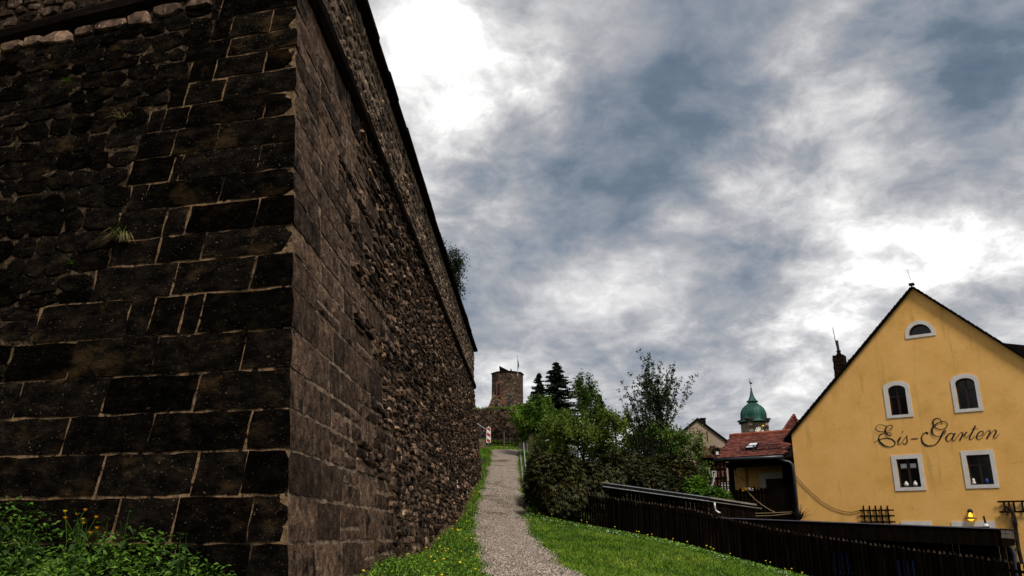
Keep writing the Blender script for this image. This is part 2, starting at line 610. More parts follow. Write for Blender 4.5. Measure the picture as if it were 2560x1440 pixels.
M['castle_stone'] = masonry('castle_stone', (.022, .015, .011), (.085, .055, .036), (.20, .135, .085), (.07, .048, .032), .42, .24,
                            patch=((.17, .062, .032), .30, .62))
M['castle_wall'] = masonry('castle_wall', (.022, .016, .012), (.085, .064, .048), (.20, .155, .118), (.045, .034, .025), .38, .16)
M['castle_gable'] = masonry('castle_gable', (.05, .034, .022), (.15, .098, .058), (.26, .18, .11), (.06, .042, .028), .36, .22,
                            patch=((.20, .085, .045), .5, .56))
M['brick_far'] = masonry('brick_far', (.05, .016, .010), (.12, .036, .022), (.19, .07, .045), (.03, .02, .016), .22, .12)

# ------------------------------------------------------------------ bastion planes (used by the terrain too)
BAT = .105
dL = Vector((-.970, .242, 0)).normalized()
nL = Vector((-dL.y, dL.x, 0))
dR = Vector((.0285, 1, 0)).normalized()
nR = Vector((dR.y, -dR.x, 0))
C0 = at(718, 1350, 7.2)
_A = np.array([[nL.x, nL.y], [nR.x, nR.y]])
_s = np.linalg.solve(_A, [-BAT, -BAT])
SH = Vector((_s[0], _s[1], 1.0))
nRb = Vector((nR.x, nR.y, BAT))
nLb = Vector((nL.x, nL.y, BAT))


def corner(z):
    return C0 + SH * (z - C0.z)


def PR(u, z):
    return corner(z) + dR * u


def PL(u, z):
    return corner(z) + dL * u


def uL(px, py):
    h = hit(px, py, C0, nLb)
    return (h - corner(h.z)).dot(dL), h.z


# ------------------------------------------------------------------ terrain
PATH_W = 1.6
path_px = [(1440, 1203, 1449), (1394, 1191, 1391), (1348, 1181, 1341), (1298, 1182, 1316), (1248, 1196, 1312),
           (1198, 1211, 1303), (1160, 1221, 1300), (1126, 1229, 1297)]
pathY, pathL, pathR, pathZ = [], [], [], []
for (py, xl, xr) in path_px:
    Y = F_PX * PATH_W / (xr - xl)
    a, b = at(xl, py, Y), at(xr, py, Y)
    pathY.append(Y)
    pathL.append(a.x)
    pathR.append(b.x)
    pathZ.append(a.z)
# towards and behind the camera
pre = [(-6, 3.2, 5.2, 0.0), (0, 2.2, 4.2, 0.05), (5, 1.0, 2.9, .30), (9.5, -.05, 1.75, .55)]
pathY = [p[0] for p in pre] + pathY
pathL = [p[1] for p in pre] + pathL
pathR = [p[2] for p in pre] + pathR
pathZ = [p[3] for p in pre] + pathZ
GATE_Y = pathY[-1]
base_px = [(933, 1427), (983, 1403), (1067, 1377), (1113, 1330), (1153, 1287), (1187, 1220), (1205, 1170)]
base_pts = [hit(x, y, C0, nRb) for x, y in base_px]
FAR_U = (hit(1183, 965, C0, nRb) - corner(hit(1183, 965, C0, nRb).z)).dot(dR)

# picket fence line (top of pickets) on the right
FA, FB = at(1497, 1238, 25.0), at(2520, 1398, 16.8)
fd = Vector((FB.x - FA.x, FB.y - FA.y, 0))
FLEN = fd.length
fd.normalize()
fn = Vector((-fd.y, fd.x, 0))
tips_px = [(1440, 1230), (1497, 1238), (1578, 1249), (1663, 1260), (1730, 1271), (1789, 1285), (1857, 1302), (1930, 1318),
           (2014, 1333), (2099, 1344.5), (2194, 1358), (2317, 1373), (2413, 1384), (2477, 1393), (2560, 1405)]
tips = [hit(x, y, FA, fn) for x, y in tips_px]
tip_s = [(t - FA).dot(fd) for t in tips]
tip_z = [t.z for t in tips]
FENCE_H = 1.18


def fence_z(s):
    return float(np.interp(s, tip_s, tip_z))


anch = []
for i, Y in enumerate(pathY):
    anch += [(pathL[i], Y, pathZ[i]), (pathR[i], Y, pathZ[i]), ((pathL[i] + pathR[i]) / 2, Y, pathZ[i] + .01)]
for p in base_pts:
    anch.append((p.x, p.y, p.z))
cb = corner(1.0)
anch += [(cb.x, cb.y - .1, .98), (cb.x - 1.2, cb.y + .2, 1.02), (cb.x - 3, cb.y + .6, 1.12), (cb.x - 5, cb.y + 1.1, 1.2),
         (cb.x - 9, cb.y + 2, 1.3), (cb.x - 2, cb.y - 1.6, .80), (cb.x - 4, cb.y - 1.2, .9), (-1.5, 6.0, .72),
         (-3, 2, .3), (-8, 3, .6), (-14, 4, 1.0), (-8, -8, 0), (0, -14, -.2), (12, -10, -.9), (-20, 20, 2)]
for s_ in np.linspace(-1.2, FLEN + 1, 9):
    p = FA + fd * float(s_)
    anch.append((p.x, p.y, fence_z(s_) - FENCE_H))
# lawn edge in front of the fence stays a little proud
for (px, py, Y) in [(1560, 1350, 20.5), (1700, 1385, 18.5), (1600, 1430, 15.6), (1850, 1440, 16.8)]:
    p = at(px, py, Y)
    anch.append((p.x, p.y, p.z))
anch += [(9, 12, -.35), (14, 12, -.7), (13, 24, -.12), (17, 22, -.15), (9.5, 30, .1), (12, 33, 0), (20, 30, -.1), (30, 20, -1), (30, 40, -.2),
         (5.5, 29, 1.3), (8, 36, .9), (4, 36, 3.2), (3, 42, 4.8), (9, 46, 2.0), (1.5, 48, 6.1), (-1.5, 48, 6.3), (5, 50, 5.2),
         (-3, 56, 7.75), (0, 56, 7.4), (3, 58, 7.3), (10, 60, 4.5), (-12, 60, 9), (25, 60, .5), (14, 42, .8), (30, 80, 1), (10, 85, 7), (-10, 85, 10),
         (60, 60, -1), (60, 20, -2), (60, 110, 0), (0, 120, 12), (-30, 60, 10), (-30, 30, 6), (-30, 110, 12)]
AN = np.array(anch, float)


def _tps(r2):
    return np.where(r2 > 1e-9, r2 * np.log(np.maximum(r2, 1e-9)) * .5, 0)


_n = len(AN)
_K = _tps(((AN[:, None, :2] - AN[None, :, :2]) ** 2).sum(-1)) + np.eye(_n) * .02
_P = np.c_[np.ones(_n), AN[:, :2]]
_M = np.zeros((_n + 3, _n + 3))
_M[:_n, :_n] = _K
_M[:_n, _n:] = _P
_M[_n:, :_n] = _P.T
_W = np.linalg.solve(_M, np.r_[AN[:, 2], 0, 0, 0])


def ground_np(x, y):
    x = np.clip(np.asarray(x, float), -30, 60)
    y = np.clip(np.asarray(y, float), -12, 115)
    sh = x.shape
    q = np.c_[x.ravel(), y.ravel()]
    z = np.empty(len(q))
    for i in range(0, len(q), 4000):
        k = _tps(((q[i:i + 4000, None] - AN[None, :, :2]) ** 2).sum(-1))
        z[i:i + 4000] = k @ _W[:_n] + _W[_n] + q[i:i + 4000] @ _W[_n + 1:]
    return z.reshape(sh)


def gz(x, y):
    return float(ground_np(np.array([x]), np.array([y]))[0])


def grid_axis(lo, hi, step, far):
    a = list(np.arange(lo, hi + 1e-6, step))
    g = 1.0
    v = hi
    while v < far:
        g *= 1.5
        v += step * g
        a.append(v)
    g = 1.0
    v = lo
    while v > -far:
        g *= 1.5
        v -= step * g
        a.insert(0, v)
    return np.array(a)


gx = grid_axis(-12, 20, .4, 3000)
gy = grid_axis(-2, 60, .4, 3000)
GX, GY = np.meshgrid(gx, gy)
GZ = ground_np(GX, GY)
nx, ny = len(gx), len(gy)
idx = np.arange(nx * ny).reshape(ny, nx)
quads = np.stack([idx[:-1, :-1], idx[:-1, 1:], idx[1:, 1:], idx[1:, :-1]], -1).reshape(-1, 4)
g = np_obj('ground', np.c_[GX.ravel(), GY.ravel(), GZ.ravel()], quads, M['soil'], smooth=True)
tag(g, 'earth bank under the grass, sloping up to the castle', 'ground', kind='structure')


def path_edges(Y):
    return float(np.interp(Y, pathY, pathL)), float(np.interp(Y, pathY, pathR))


from bisect import bisect
V, Fq = [], []
ys = np.arange(-2, GATE_Y + 1.2, .25)
K = 9
for i, y in enumerate(ys):
    a, b = path_edges(y)
    wob = .05 * math.sin(y * 2.3) + .02 * math.sin(y * 5.1 + 1)
    wob2 = .05 * math.sin(y * 1.9 + 2) + .02 * math.sin(y * 4.3)
    for k in range(K):
        x = a + wob + (b + wob2 - a - wob) * k / (K - 1)
        V.append((x, y, gz(x, y) + .035 - (.05 if k in (0, K - 1) else 0)))
    if i:
        o = (i - 1) * K
        for k in range(K - 1):
            Fq.append((o + k, o + k + 1, o + K + k + 1, o + K + k))
p_ = np_obj('path', V, Fq, M['gravel'], smooth=True)
tag(p_, 'pale gravel footpath climbing beside the bastion wall', 'path', kind='structure')

# pale kerb stones along the right edge of the path, higher up
kerbs = MB()
y = 25.0
while y < GATE_Y - .5:
    L_ = random.uniform(.35, .6)
    b0, b1 = path_edges(y)[1], path_edges(y + L_)[1]
    a = Vector((b0 + .06, y + .02, gz(b0, y) + .03))
    c = Vector((b1 + .06, y + L_ - .02, gz(b1, y + L_) + .03))
    k = MB().bar(a, c, .07, .10, r=random.random())
    k.build('kerb_stone', M['kerb'], p_)
    y += L_

# ------------------------------------------------------------------ bastion
LEDGE = 8.10            # height of the string course
PAR_FAR = hit(1185, 880, PR(0, LEDGE), nR)
PAR_TOP = PAR_FAR.z
LEDGE_L = hit(0, 104, C0, nLb).z
U_L = 9.0
PAR_L = hit(10, 2, PL(0, LEDGE), nL).z


def ledge_l(u):
    return LEDGE + (LEDGE_L - LEDGE) * u / 4.6


def par_l(u):
    return PAR_TOP + (PAR_L - PAR_TOP) * u / 4.5


wall = thing('fortress_bastion', 'towering dark battered stone bastion wall with sharp corner beside the gravel path', 'bastion', corner(.6))
ZB = -1.0
FAR = FAR_U
# solid body; its skin is the mortar that shows between the stones
def ring(z, uu=FAR, ul=U_L, off=0.0):
    return [PL(ul, z), corner(z), PR(uu, z), PR(uu, z) - nR * 9, PL(ul, z) - nL * 9]


lo, hi = ring(ZB), ring(LEDGE)
hi[0].z = ledge_l(U_L)
hi[4].z = ledge_l(U_L)
core = MB()
core.add(lo + hi, [(1, 2, 7, 6), (2, 3, 8, 7), (3, 4, 9, 8), (4, 0, 5, 9), (5, 6, 7, 8, 9)])
core.build('rubble_core', M['dark_mortar'], wall)
pl = [p.copy() for p in hi]
ph = [p.copy() for p in hi]
ph[0].z = par_l(U_L)
ph[4].z = par_l(U_L)
for i in (1, 2, 3):
    ph[i].z = PAR_TOP
for p in pl:
    p.z -= .01
par = MB().add(pl + ph, [(0, 1, 6, 5), (1, 2, 7, 6), (2, 3, 8, 7), (3, 4, 9, 8), (4, 0, 5, 9), (5, 6, 7, 8, 9)])
par.build('parapet_core', [M['dark_mortar'], M['rubble_mortar']], wall).data.polygons[0].material_index = 1


def vnoise(p, s=1.0):
    return (math.sin(p.x * 7.1 * s + p.y * 3.3 * s + p.z * 5.7 * s) + math.sin(p.x * 3.9 * s - p.y * 8.3 * s + p.z * 11.3 * s + 1.3)
            + math.sin(p.z * 17.0 * s + p.y * 13 * s + p.x * 2.0 + .4)) / 3


def ashlar(ua, ub, z0, z1, dep, mtl, name='stone', jit=.011, gap=.013, tilt=0.0):
    """a dressed block; ua<0 runs along the left face, ub>0 along the right face (ua<0<ub: the corner stone)"""
    cols = []
    nseg = max(3, int((ub - ua) / .13))
    su = [ua + gap + (ub - ua - 2 * gap) * i / nseg for i in range(nseg + 1)]
    if ua < 0 < ub:
        su = [ua + gap + (-ua - gap) * i / max(2, int(-ua / .13)) for i in range(max(2, int(-ua / .13)))] + [0.0] + \
             [(ub - gap) * i / max(2, int(ub / .13)) for i in range(1, max(2, int(ub / .13)) + 1)]
    rows = 4
    sz = [z0 + gap + (z1 - z0 - 2 * gap) * j / (rows - 1) for j in range(rows)]
    V, Fc = [], []
    mit = nL + nR
    mit = mit / (mit.dot(nR))
    cdep = random.uniform(-.004, .04)
    seed = random.uniform(0, 50)
    nc = len(su)
    grid = {}
    for i in range(-1, nc + 1):
        for j in range(-1, rows + 1):
            ii, jj = min(max(i, 0), nc - 1), min(max(j, 0), rows - 1)
            u, z = su[ii], sz[jj]
            edge = (ii in (0, nc - 1)) or (jj in (0, rows - 1))
            rim = i != ii or j != jj
            rr = random.Random(int(seed * 1000) + ii * 37 + jj)
            if jj in (0, rows - 1) and u != 0:
                z += rr.uniform(-jit, jit)
            if ii in (0, nc - 1):
                u += rr.uniform(-jit, jit)
            z += tilt * u
            if u < 0:
                u += .20 * (z - (z0 + z1) / 2) * (u / ua if ub > 0 else 1.0)
                u = min(u, -1e-4)
            if u < 0 or (u == 0 and ub <= 0):
                P, n = PL(-u, z), nL
            elif u > 0 or ua >= 0:
                P, n = PR(u, z), nR
            else:
                P, n = corner(z), mit
            d = -.05 if rim else (dep * .5 + rr.uniform(-.006, .008)) if edge and u != 0 else dep + .012 * vnoise(P, 1.6)
            if u == 0 and ua < 0 < ub:
                d = -.05 if rim else cdep + .014 * vnoise(P, 2.5) - (.014 if jj in (0, rows - 1) else 0)
            grid[i, j] = len(V)
            V.append(P + n * d)
    for i in range(-1, nc):
        for j in range(-1, rows):
            Fc.append((grid[i, j], grid[i, j + 1], grid[i + 1, j + 1], grid[i + 1, j]))
    return new_obj(name, V, Fc, mtl, wall, rnd=random.random())


# course lines read off the corner, from the top of the frame to the ground
cy = [-40, 16, 71, 116, 169, 227, 285, 352, 418, 486, 560, 629, 716, 819, 919, 1020, 1122, 1237, 1358, 1478]
nC = Vector((0, -1, 0))


def z_at_corner(py):
    # intersect the corner edge with the pixel row
    a, b = -2.0, 9.5
    for _ in range(40):
        m_ = (a + b) / 2
        q = corner(m_) - CAM
        c = q.y * CP + q.z * SP
        u = q.z * CP - q.y * SP
        if 720 - F_PX * u / c > py:
            a = m_
        else:
            b = m_
    return (a + b) / 2


cz = [z_at_corner(v) for v in cy]
cz[0] = LEDGE - .02
ljoint = {0: [560], 1: [680, 582], 2: [575, 470], 3: [665, 540], 4: [564, 470], 5: [664, 475, 415], 6: [546, 440], 7: [650, 457, 436],
          8: [555, 371], 9: [644, 472, 416], 10: [511, 400], 11: [635, 439], 12: [505, 460, 380, 324], 13: [609, 389, 184],
          14: [493, 267, 53], 15: [623, 377, 169], 16: [612, 490, 252], 17: [626, 440, 291], 18: [620, 430, 200]}
lend = {0: 540, 1: 535, 2: 470, 3: 480, 4: 430, 5: 377, 6: 350, 7: 330, 8: 330, 9: 300, 10: 280, 11: 240, 12: 100, 13: 30, 14: -60,
        15: -60, 16: -80, 17: -60, 18: -90}
ash_l_end = []
rj = []
for c in range(19):
    z1, z0 = cz[c], cz[c + 1]
    pm = (cy[c] + cy[c + 1]) / 2
    pm = max(pm, -60)
    js = [uL(x, pm)[0] for x in ljoint[c]] + [uL(lend[c], pm)[0]]
    js = sorted(set(round(j, 3) for j in js))
    ash_l_end.append(js[-1])
    short_left = js[0] < .45
    r0 = random.uniform(.85, 1.15) if short_left else random.uniform(.40, .52)
    ashlar(-js[0], r0, z0, z1, .022, M['shaded_stone'] if False else [M['shaded_stone'], M['quoin_stone']], 'corner_stone')
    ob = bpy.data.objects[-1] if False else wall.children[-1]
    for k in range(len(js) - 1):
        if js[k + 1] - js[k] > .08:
            ashlar(-js[k + 1], -js[k], z0, z1, random.uniform(.010, .03), M['shaded_stone'], gap=random.uniform(.005, .019))
    # the right face
    end = random.uniform(1.2, 4.2) + (1.2 if c > 13 else 0) + (.6 if c > 16 else 0)
    if c < 6:
        end += .5
    u = r0
    while u < end:
        L_ = random.uniform(.5, 1.15)
        if random.random() < .18 and z1 - z0 > .3:
            zm = z0 + (z1 - z0) * random.uniform(.35, .6)
            ashlar(u, u + L_, z0, zm, random.uniform(.006, .022), M['quoin_stone'], jit=.014, gap=random.uniform(.016, .03))
            ashlar(u, u + L_, zm, z1, random.uniform(.006, .022), M['quoin_stone'], jit=.014, gap=random.uniform(.016, .03))
        else:
            ashlar(u, u + L_, z0, z1, random.uniform(.006, .022), M['quoin_stone'], jit=.014, gap=random.uniform(.016, .03))
        u += L_
    # half-height blocks tie the dressed corner into the rubble
    if random.random() < .6:
        stop = u + random.uniform(.4, 1.6)
        zm = z0 + (z1 - z0) * random.uniform(.4, .6)
        while u < stop:
            L_ = random.uniform(.3, .6)
            for (za_, zb2) in ((z0, zm), (zm, z1)):
                ashlar(u, u + L_, za_, zb2, random.uniform(.015, .05), M['brown_stone'], jit=.02, gap=random.uniform(.012, .03))
            u += L_
    rj.append(u)

# beds: the dressed blocks are pointed with pale mortar, the rubble with a darker one
bed, bed2 = MB(), MB()
for c in range(19):
    z1, z0 = (LEDGE if c == 0 else cz[c]), (ZB if c == 18 else cz[c + 1])
    e_ = ash_l_end[c]
    bed.add([PL(e_, z0), corner(z0), corner(z1), PL(e_, z1)], [(0, 1, 2, 3)])
    bed2.add([PL(U_L, z0), PL(e_, z0), PL(e_, z1), PL(U_L, z1)], [(0, 1, 2, 3)])
tag(bed.build('mortar_joints', M['mortar'], wall), kind='stuff')
tag(bed2.build('mortar_joints', M['rubble_mortar'], wall), kind='stuff')

# corner stones take each face's stone colour, the left one with shade in it
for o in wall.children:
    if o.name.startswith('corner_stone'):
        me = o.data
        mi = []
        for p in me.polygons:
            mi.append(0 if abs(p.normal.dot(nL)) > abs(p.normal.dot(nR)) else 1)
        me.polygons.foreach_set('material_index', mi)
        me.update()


def rubble_stone(P, n, cu, czz, w, h, dep, rr, npt=7, back=-.05, sq=.75, ins=.74):
    """one rough stone: outline of npt points, a chamfer and a bulging face"""
    ang0 = rr.uniform(0, 6.28)
    out = []
    for i in range(npt):
        a = ang0 + 2 * math.pi * i / npt + rr.uniform(-.22, .22)
        c, s = math.cos(a), math.sin(a)
        m_ = max(abs(c), abs(s)) ** sq
        q = rr.uniform(.86, 1.0)
        out.append((cu + c / m_ * w / 2 * q, czz + s / m_ * h / 2 * q))
    tu, tz = rr.uniform(-.6, .6), rr.uniform(-.6, .6)
    V = []
    for (u, z) in out:
        V.append(P(u, z) + n * back)
    for (u, z) in out:
        V.append(P(u, z) + n * (dep * .35))
    for (u, z) in out:
        u2, z2 = cu + (u - cu) * ins, czz + (z - czz) * ins
        V.append(P(u2, z2) + n * (dep * (.92 + tu * (u - cu) / w + tz * (z - czz) / h) + rr.uniform(-.008, .008)))
    V.append(P(cu, czz) + n * (dep * 1.08))
    Fc = []
    for i in range(npt):
        j = (i + 1) % npt
        Fc.append((i, j, npt + j, npt + i))
        Fc.append((npt + i, npt + j, 2 * npt + j, 2 * npt + i))
        Fc.append((2 * npt + i, 2 * npt + j, 3 * npt))
    return V, Fc


rr = random.Random(5)
# left face rubble: the large ones near the dressed blocks are separate stones
left_small = MB()
cnt = 0
z = .6
while z < LEDGE - .05:
    rh = rr.uniform(.15, .30)
    ci = next((i for i in range(19) if cz[i + 1] <= z + rh / 2 <= cz[i]), 18)
    u = ash_l_end[ci] + .02
    while u < 7.6:
        w = rr.uniform(.18, .50)
        zz = z + rh / 2 + rr.uniform(-.03, .03)
        if zz + rh / 2 < ledge_l(u) - (.26 if u > 1.05 else .02):
            V, Fc = rubble_stone(PL, nL, u + w / 2, zz, w * 1.07, rh * 1.09 * rr.uniform(.88, 1.1), rr.uniform(.008, .026), rr, npt=8, sq=.92, ins=.86)
            if u + w / 2 < 4.9 and cnt < 165 and u - ash_l_end[ci] < 3.2 and w > .24:
                new_obj('stone', V, Fc, M['shaded_stone'], wall, rnd=rr.random())
                cnt += 1
            else:
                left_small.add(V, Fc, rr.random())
        u += w
    z += rh * .97
u = 1.1
while u < 7:
    w = rr.uniform(.25, .5)
    hh_ = rr.uniform(.15, .24)
    V, Fc = rubble_stone(PL, nL, u + w / 2, ledge_l(u + w / 2) - .12 - hh_ / 2, w * 1.0, hh_, rr.uniform(.03, .07), rr, npt=7, sq=.95, ins=.84)
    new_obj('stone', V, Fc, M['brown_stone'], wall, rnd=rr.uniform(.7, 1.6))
    u += w
tag(left_small.build('rubble_stones', M['shaded_stone'], wall), kind='stuff')

# right face rubble: thousands of small rough stones in courses
rs = MB()
z = .55
while z < LEDGE - .03:
    rh = rr.uniform(.055, .145)
    ci = next((i for i in range(19) if cz[i + 1] <= z + rh / 2 <= cz[i]), 18)
    u = rj[ci] + .01
    zc = z + rh / 2
    while u < FAR - .02:
        w = rr.uniform(.12, .42)
        if rr.random() < .12:
            w *= 1.5
        if u < rj[ci] + 1.5 and rr.random() < .5:
            w *= 1.7
        w = min(w, FAR - u)
        # skip what is under the ground
        yb = corner(1).y + u
        if zc > float(np.interp(yb, [p.y for p in base_pts], [p.z for p in base_pts])) - .5 and rr.random() > .02:
            V, Fc = rubble_stone(PR, nR, u + w / 2, min(zc + rr.uniform(-.025, .025), LEDGE - rh / 2), w * .97, rh * rr.uniform(.82, 1.05),
                                 rr.uniform(.012, .075), rr, npt=6, back=-.04, sq=.95, ins=.86)
            rs.add(V, Fc, rr.random() ** 1.4 if rr.random() > .16 else rr.uniform(1.2, 2.6))
        u += w
    z += rh * .98
tag(rs.build('rubble_stones', M['brown_stone'], wall), kind='stuff')

# parapet rubble, lighter stone with wide mortar
ps = MB()
ps2 = MB()


def PRp(u, z):
    q = PR(u, LEDGE)
    return Vector((q.x, q.y, z))


def PLp(u, z):
    q = PL(u, LEDGE)
    return Vector((q.x, q.y, z))


for (fn_, n_, end, topf, botf, npt) in ((PRp, nR, FAR, lambda u: PAR_TOP, lambda u: LEDGE, 6), (PLp, nL, 7.5, par_l, ledge_l, 7)):
    z = 0.16
    while z < 2.2:
        rh = rr.uniform(.09, .2)
        u = 0.02
        while u < end - .05:
            w = min(rr.uniform(.14, .40), end - u)
            zz = botf(u) + z + rh / 2
            if zz + rh / 2 < topf(u) - .04 and rr.random() > .06:
                V, Fc = rubble_stone(fn_, n_, u + w / 2, zz, w * .9, rh * .9, rr.uniform(.01, .05), rr, npt=npt, back=-.03, sq=.9, ins=.84)
                (ps if n_ is nR else ps2).add(V, Fc, rr.random())
            u += w
        z += rh
tag(ps.build('parapet_stones', M['tan_stone'], wall), kind='stuff')
tag(ps2.build('parapet_stones', M['brown_stone'], wall), kind='stuff')


def strip_stones(name, fn_, n_, end, zf, prof, mtl, lmin, lmax):
    """moulded stones laid end to end along a face; prof = [(out, up)] going round"""
    u = 0.0
    first = True
    while u < end - .05:
        L_ = min(rr.uniform(lmin, lmax), end - u)
        V, Fc = [], []
        jz, jo = rr.uniform(-.012, .012), rr.uniform(-.015, .015)
        for (uu) in (u + (.004 if u > 0 else 0), u + L_ - .004):
            for (o_, up) in prof:
                ue = uu
                if u == 0 and uu < .01:
                    # mitre round the sharp corner
                    ue = -max(o_, 0) * MIT
                V.append(fn_(ue, zf(max(uu, 0)) + up + jz) + n_ * (o_ + jo + rr.uniform(-.006, .006)))
        k = len(prof)
        for i in range(k):
            Fc.append((i, (i + 1) % k, k + (i + 1) % k, k + i))
        Fc.append(tuple(reversed(range(k))))
        Fc.append(tuple(range(k, 2 * k)))
        new_obj(name, V, Fc, mtl, wall, rnd=rr.random())
        u += L_


_m = nL + nR
_m = _m / _m.dot(nR)
MIT = abs(_m.dot(dR))
cord = [(-.08, -.10), (.06, -.10), (.13, -.04), (.14, .05), (.10, .11), (-.08, .14)]
strip_stones('string_course_stone', PRp, nR, FAR + .12, lambda u: LEDGE, cord, M['coping'], .7, 1.3)
strip_stones('string_course_stone', PLp, nL, 7.5, ledge_l, cord, M['coping'], .7, 1.3)
cop = [(-.75, .02), (.10, .0), (.16, .02), (.17, .09), (.10, .15), (-.75, .34)]
strip_stones('coping_slab', PRp, nR, FAR + .15, lambda u: PAR_TOP, cop, M['coping'], .8, 1.2)
strip_stones('coping_slab', PLp, nL, 7.5, par_l, cop, M['coping'], .8, 1.2)
print('BASTION far', PR(FAR, LEDGE), 'par', PAR_TOP, 'parL', PAR_L, 'stones', len(wall.children), 'left rubble', cnt)

# ------------------------------------------------------------------ yellow house
e1 = Vector((.797, -.603, 0)).normalized()         # to the right along the gable wall, coming nearer
nH = Vector((-e1.y * -1, 0, 0))
nH = Vector((e1.y, -e1.x, 0)).normalized()          # out of the gable wall, towards the path
if nH.y > 0:
    nH = -nH
A0 = at(2282, 1350, 27.0)
A0.z = 0


def fac(px, py):
    h = hit(px, py, A0, nH)
    return (h - A0).dot(e1), h.z


def FP(t, z, d=0.0):
    q = A0 + e1 * t + nH * d
    return Vector((q.x, q.y, z))


HG = -.06                                            # ground at the house
tR, zR = fac(2282, 722)
tE, zE = fac(1962, 1106)
tW = fac(1986, 1160)[0]
slope = (zR - zE) / (tR - tE)
tR2 = 2 * tR - tW
house = thing('yellow_house', 'yellow plastered gable house with script lettering and white framed windows', 'house', FP(tR, HG))
DEPTH = 11.0
BK = -nH


def arch_poly(tl, tr, zb, zt, rise, n=10):
    """window outline: straight sides, a segmental arch on top"""
    pts = [(tl, zb), (tr, zb)]
    if rise <= 0:
        return pts + [(tr, zt), (tl, zt)]
    w = (tr - tl) / 2
    cx = (tl + tr) / 2
    for i in range(n + 1):
        a = math.pi * i / n
        pts.append((cx + w * math.cos(a), zt - rise + rise * math.sin(a)))
    return pts


def wq(px0, py0, px1, py1):
    """bounding box on the facade from two opposite corners"""
    a, b = fac(px0, py0), fac(px1, py1)
    return min(a[0], b[0]), max(a[0], b[0]), min(a[1], b[1]), max(a[1], b[1])


wins = []


def win_px(inner, outer, rise_i, rise_o):
    # corners: left-bottom, right-bottom, top-centre
    (lx, ly), (rx, ry), (cx, cy_) = inner
    tl, zb1 = fac(lx, ly)
    tr, zb2 = fac(rx, ry)
    zt = fac(cx, cy_)[1]
    I = (tl, tr, (zb1 + zb2) / 2, zt)
    (lx, ly), (rx, ry), (cx, cy_) = outer
    tl, zb1 = fac(lx, ly)
    tr, zb2 = fac(rx, ry)
    zt = fac(cx, cy_)[1]
    O = (tl, tr, (zb1 + zb2) / 2, zt)
    wins.append((I, O, rise_i, rise_o))


win_px(((2228, 1039), (2272, 1035), (2244, 963)), ((2218, 1047), (2284, 1041), (2240, 953)), .16, .20)       # arched left
win_px(((2398, 1023), (2447, 1020), (2413, 945)), ((2388, 1032), (2459, 1027), (2410, 935)), .17, .21)       # arched right
win_px(((2272, 839.5), (2329, 833), (2300, 810)), ((2264, 848), (2339.5, 838), (2300, 801)), .36, .48)       # half-round
win_px(((2250, 1219), (2304, 1217), (2268, 1147)), ((2239, 1228), (2316, 1225), (2264, 1137)), 0, 0)         # square left
win_px(((2427, 1213), (2486, 1210), (2445, 1137)), ((2416, 1222), (2499, 1219), (2440, 1126)), 0, 0)         # square right
# ground floor door and window, only their white heads clear the terrace roof
ta, tb = fac(2252, 1306)[0], fac(2328, 1306)[0]
zd = fac(2290, 1303)[1]
wins.append(((ta + .12, tb - .12, zd - 1.35, zd - .13), (ta, tb, zd - 1.5, zd), 0, 0))
ta, tb = fac(2378, 1306)[0], fac(2487, 1306)[0]
zd = fac(2430, 1303)[1]
wins.append(((ta + .16, tb - .16, HG + .05, zd - .16), (ta, tb, HG + .04, zd), 0, 0))

outline = [(tW, HG - .6), (tR2, HG - .6), (tR2, zR - slope * (tR2 - tR)), (tR, zR), (tW, zR - slope * (tR - tW))]
holes = [arch_poly(*I, ri) for (I, O, ri, ro) in wins]
loops = [[Vector((t, z, 0)) for t, z in outline]] + [[Vector((t, z, 0)) for t, z in reversed(h)] for h in holes]
flat = [p for l in loops for p in l]
tris = tessellate_polygon(loops)
V = [FP(p.x, p.y) for p in flat]
Fc = [tuple(t) for t in tris]
# reveals
for h in holes:
    k = len(V)
    n = len(h)
    V += [FP(t, z) for t, z in h] + [FP(t, z, -.16) for t, z in h]
    for i in range(n):
        j = (i + 1) % n
        Fc.append((k + i, k + j, k + n + j, k + n + i))
# side and back walls
k = len(V)
zc_ = outline[2][1]
back = [FP(t, z) + BK * DEPTH for t, z in outline]
V += [FP(t, z) for t, z in outline] + back
Fc += [(k + 1, k + 6, k + 7, k + 2), (k + 0, k + 4, k + 9, k + 5), (k + 5, k + 9, k + 8, k + 7, k + 6)]
hw = new_obj('gable_wall', V, Fc, M['plaster'], house)

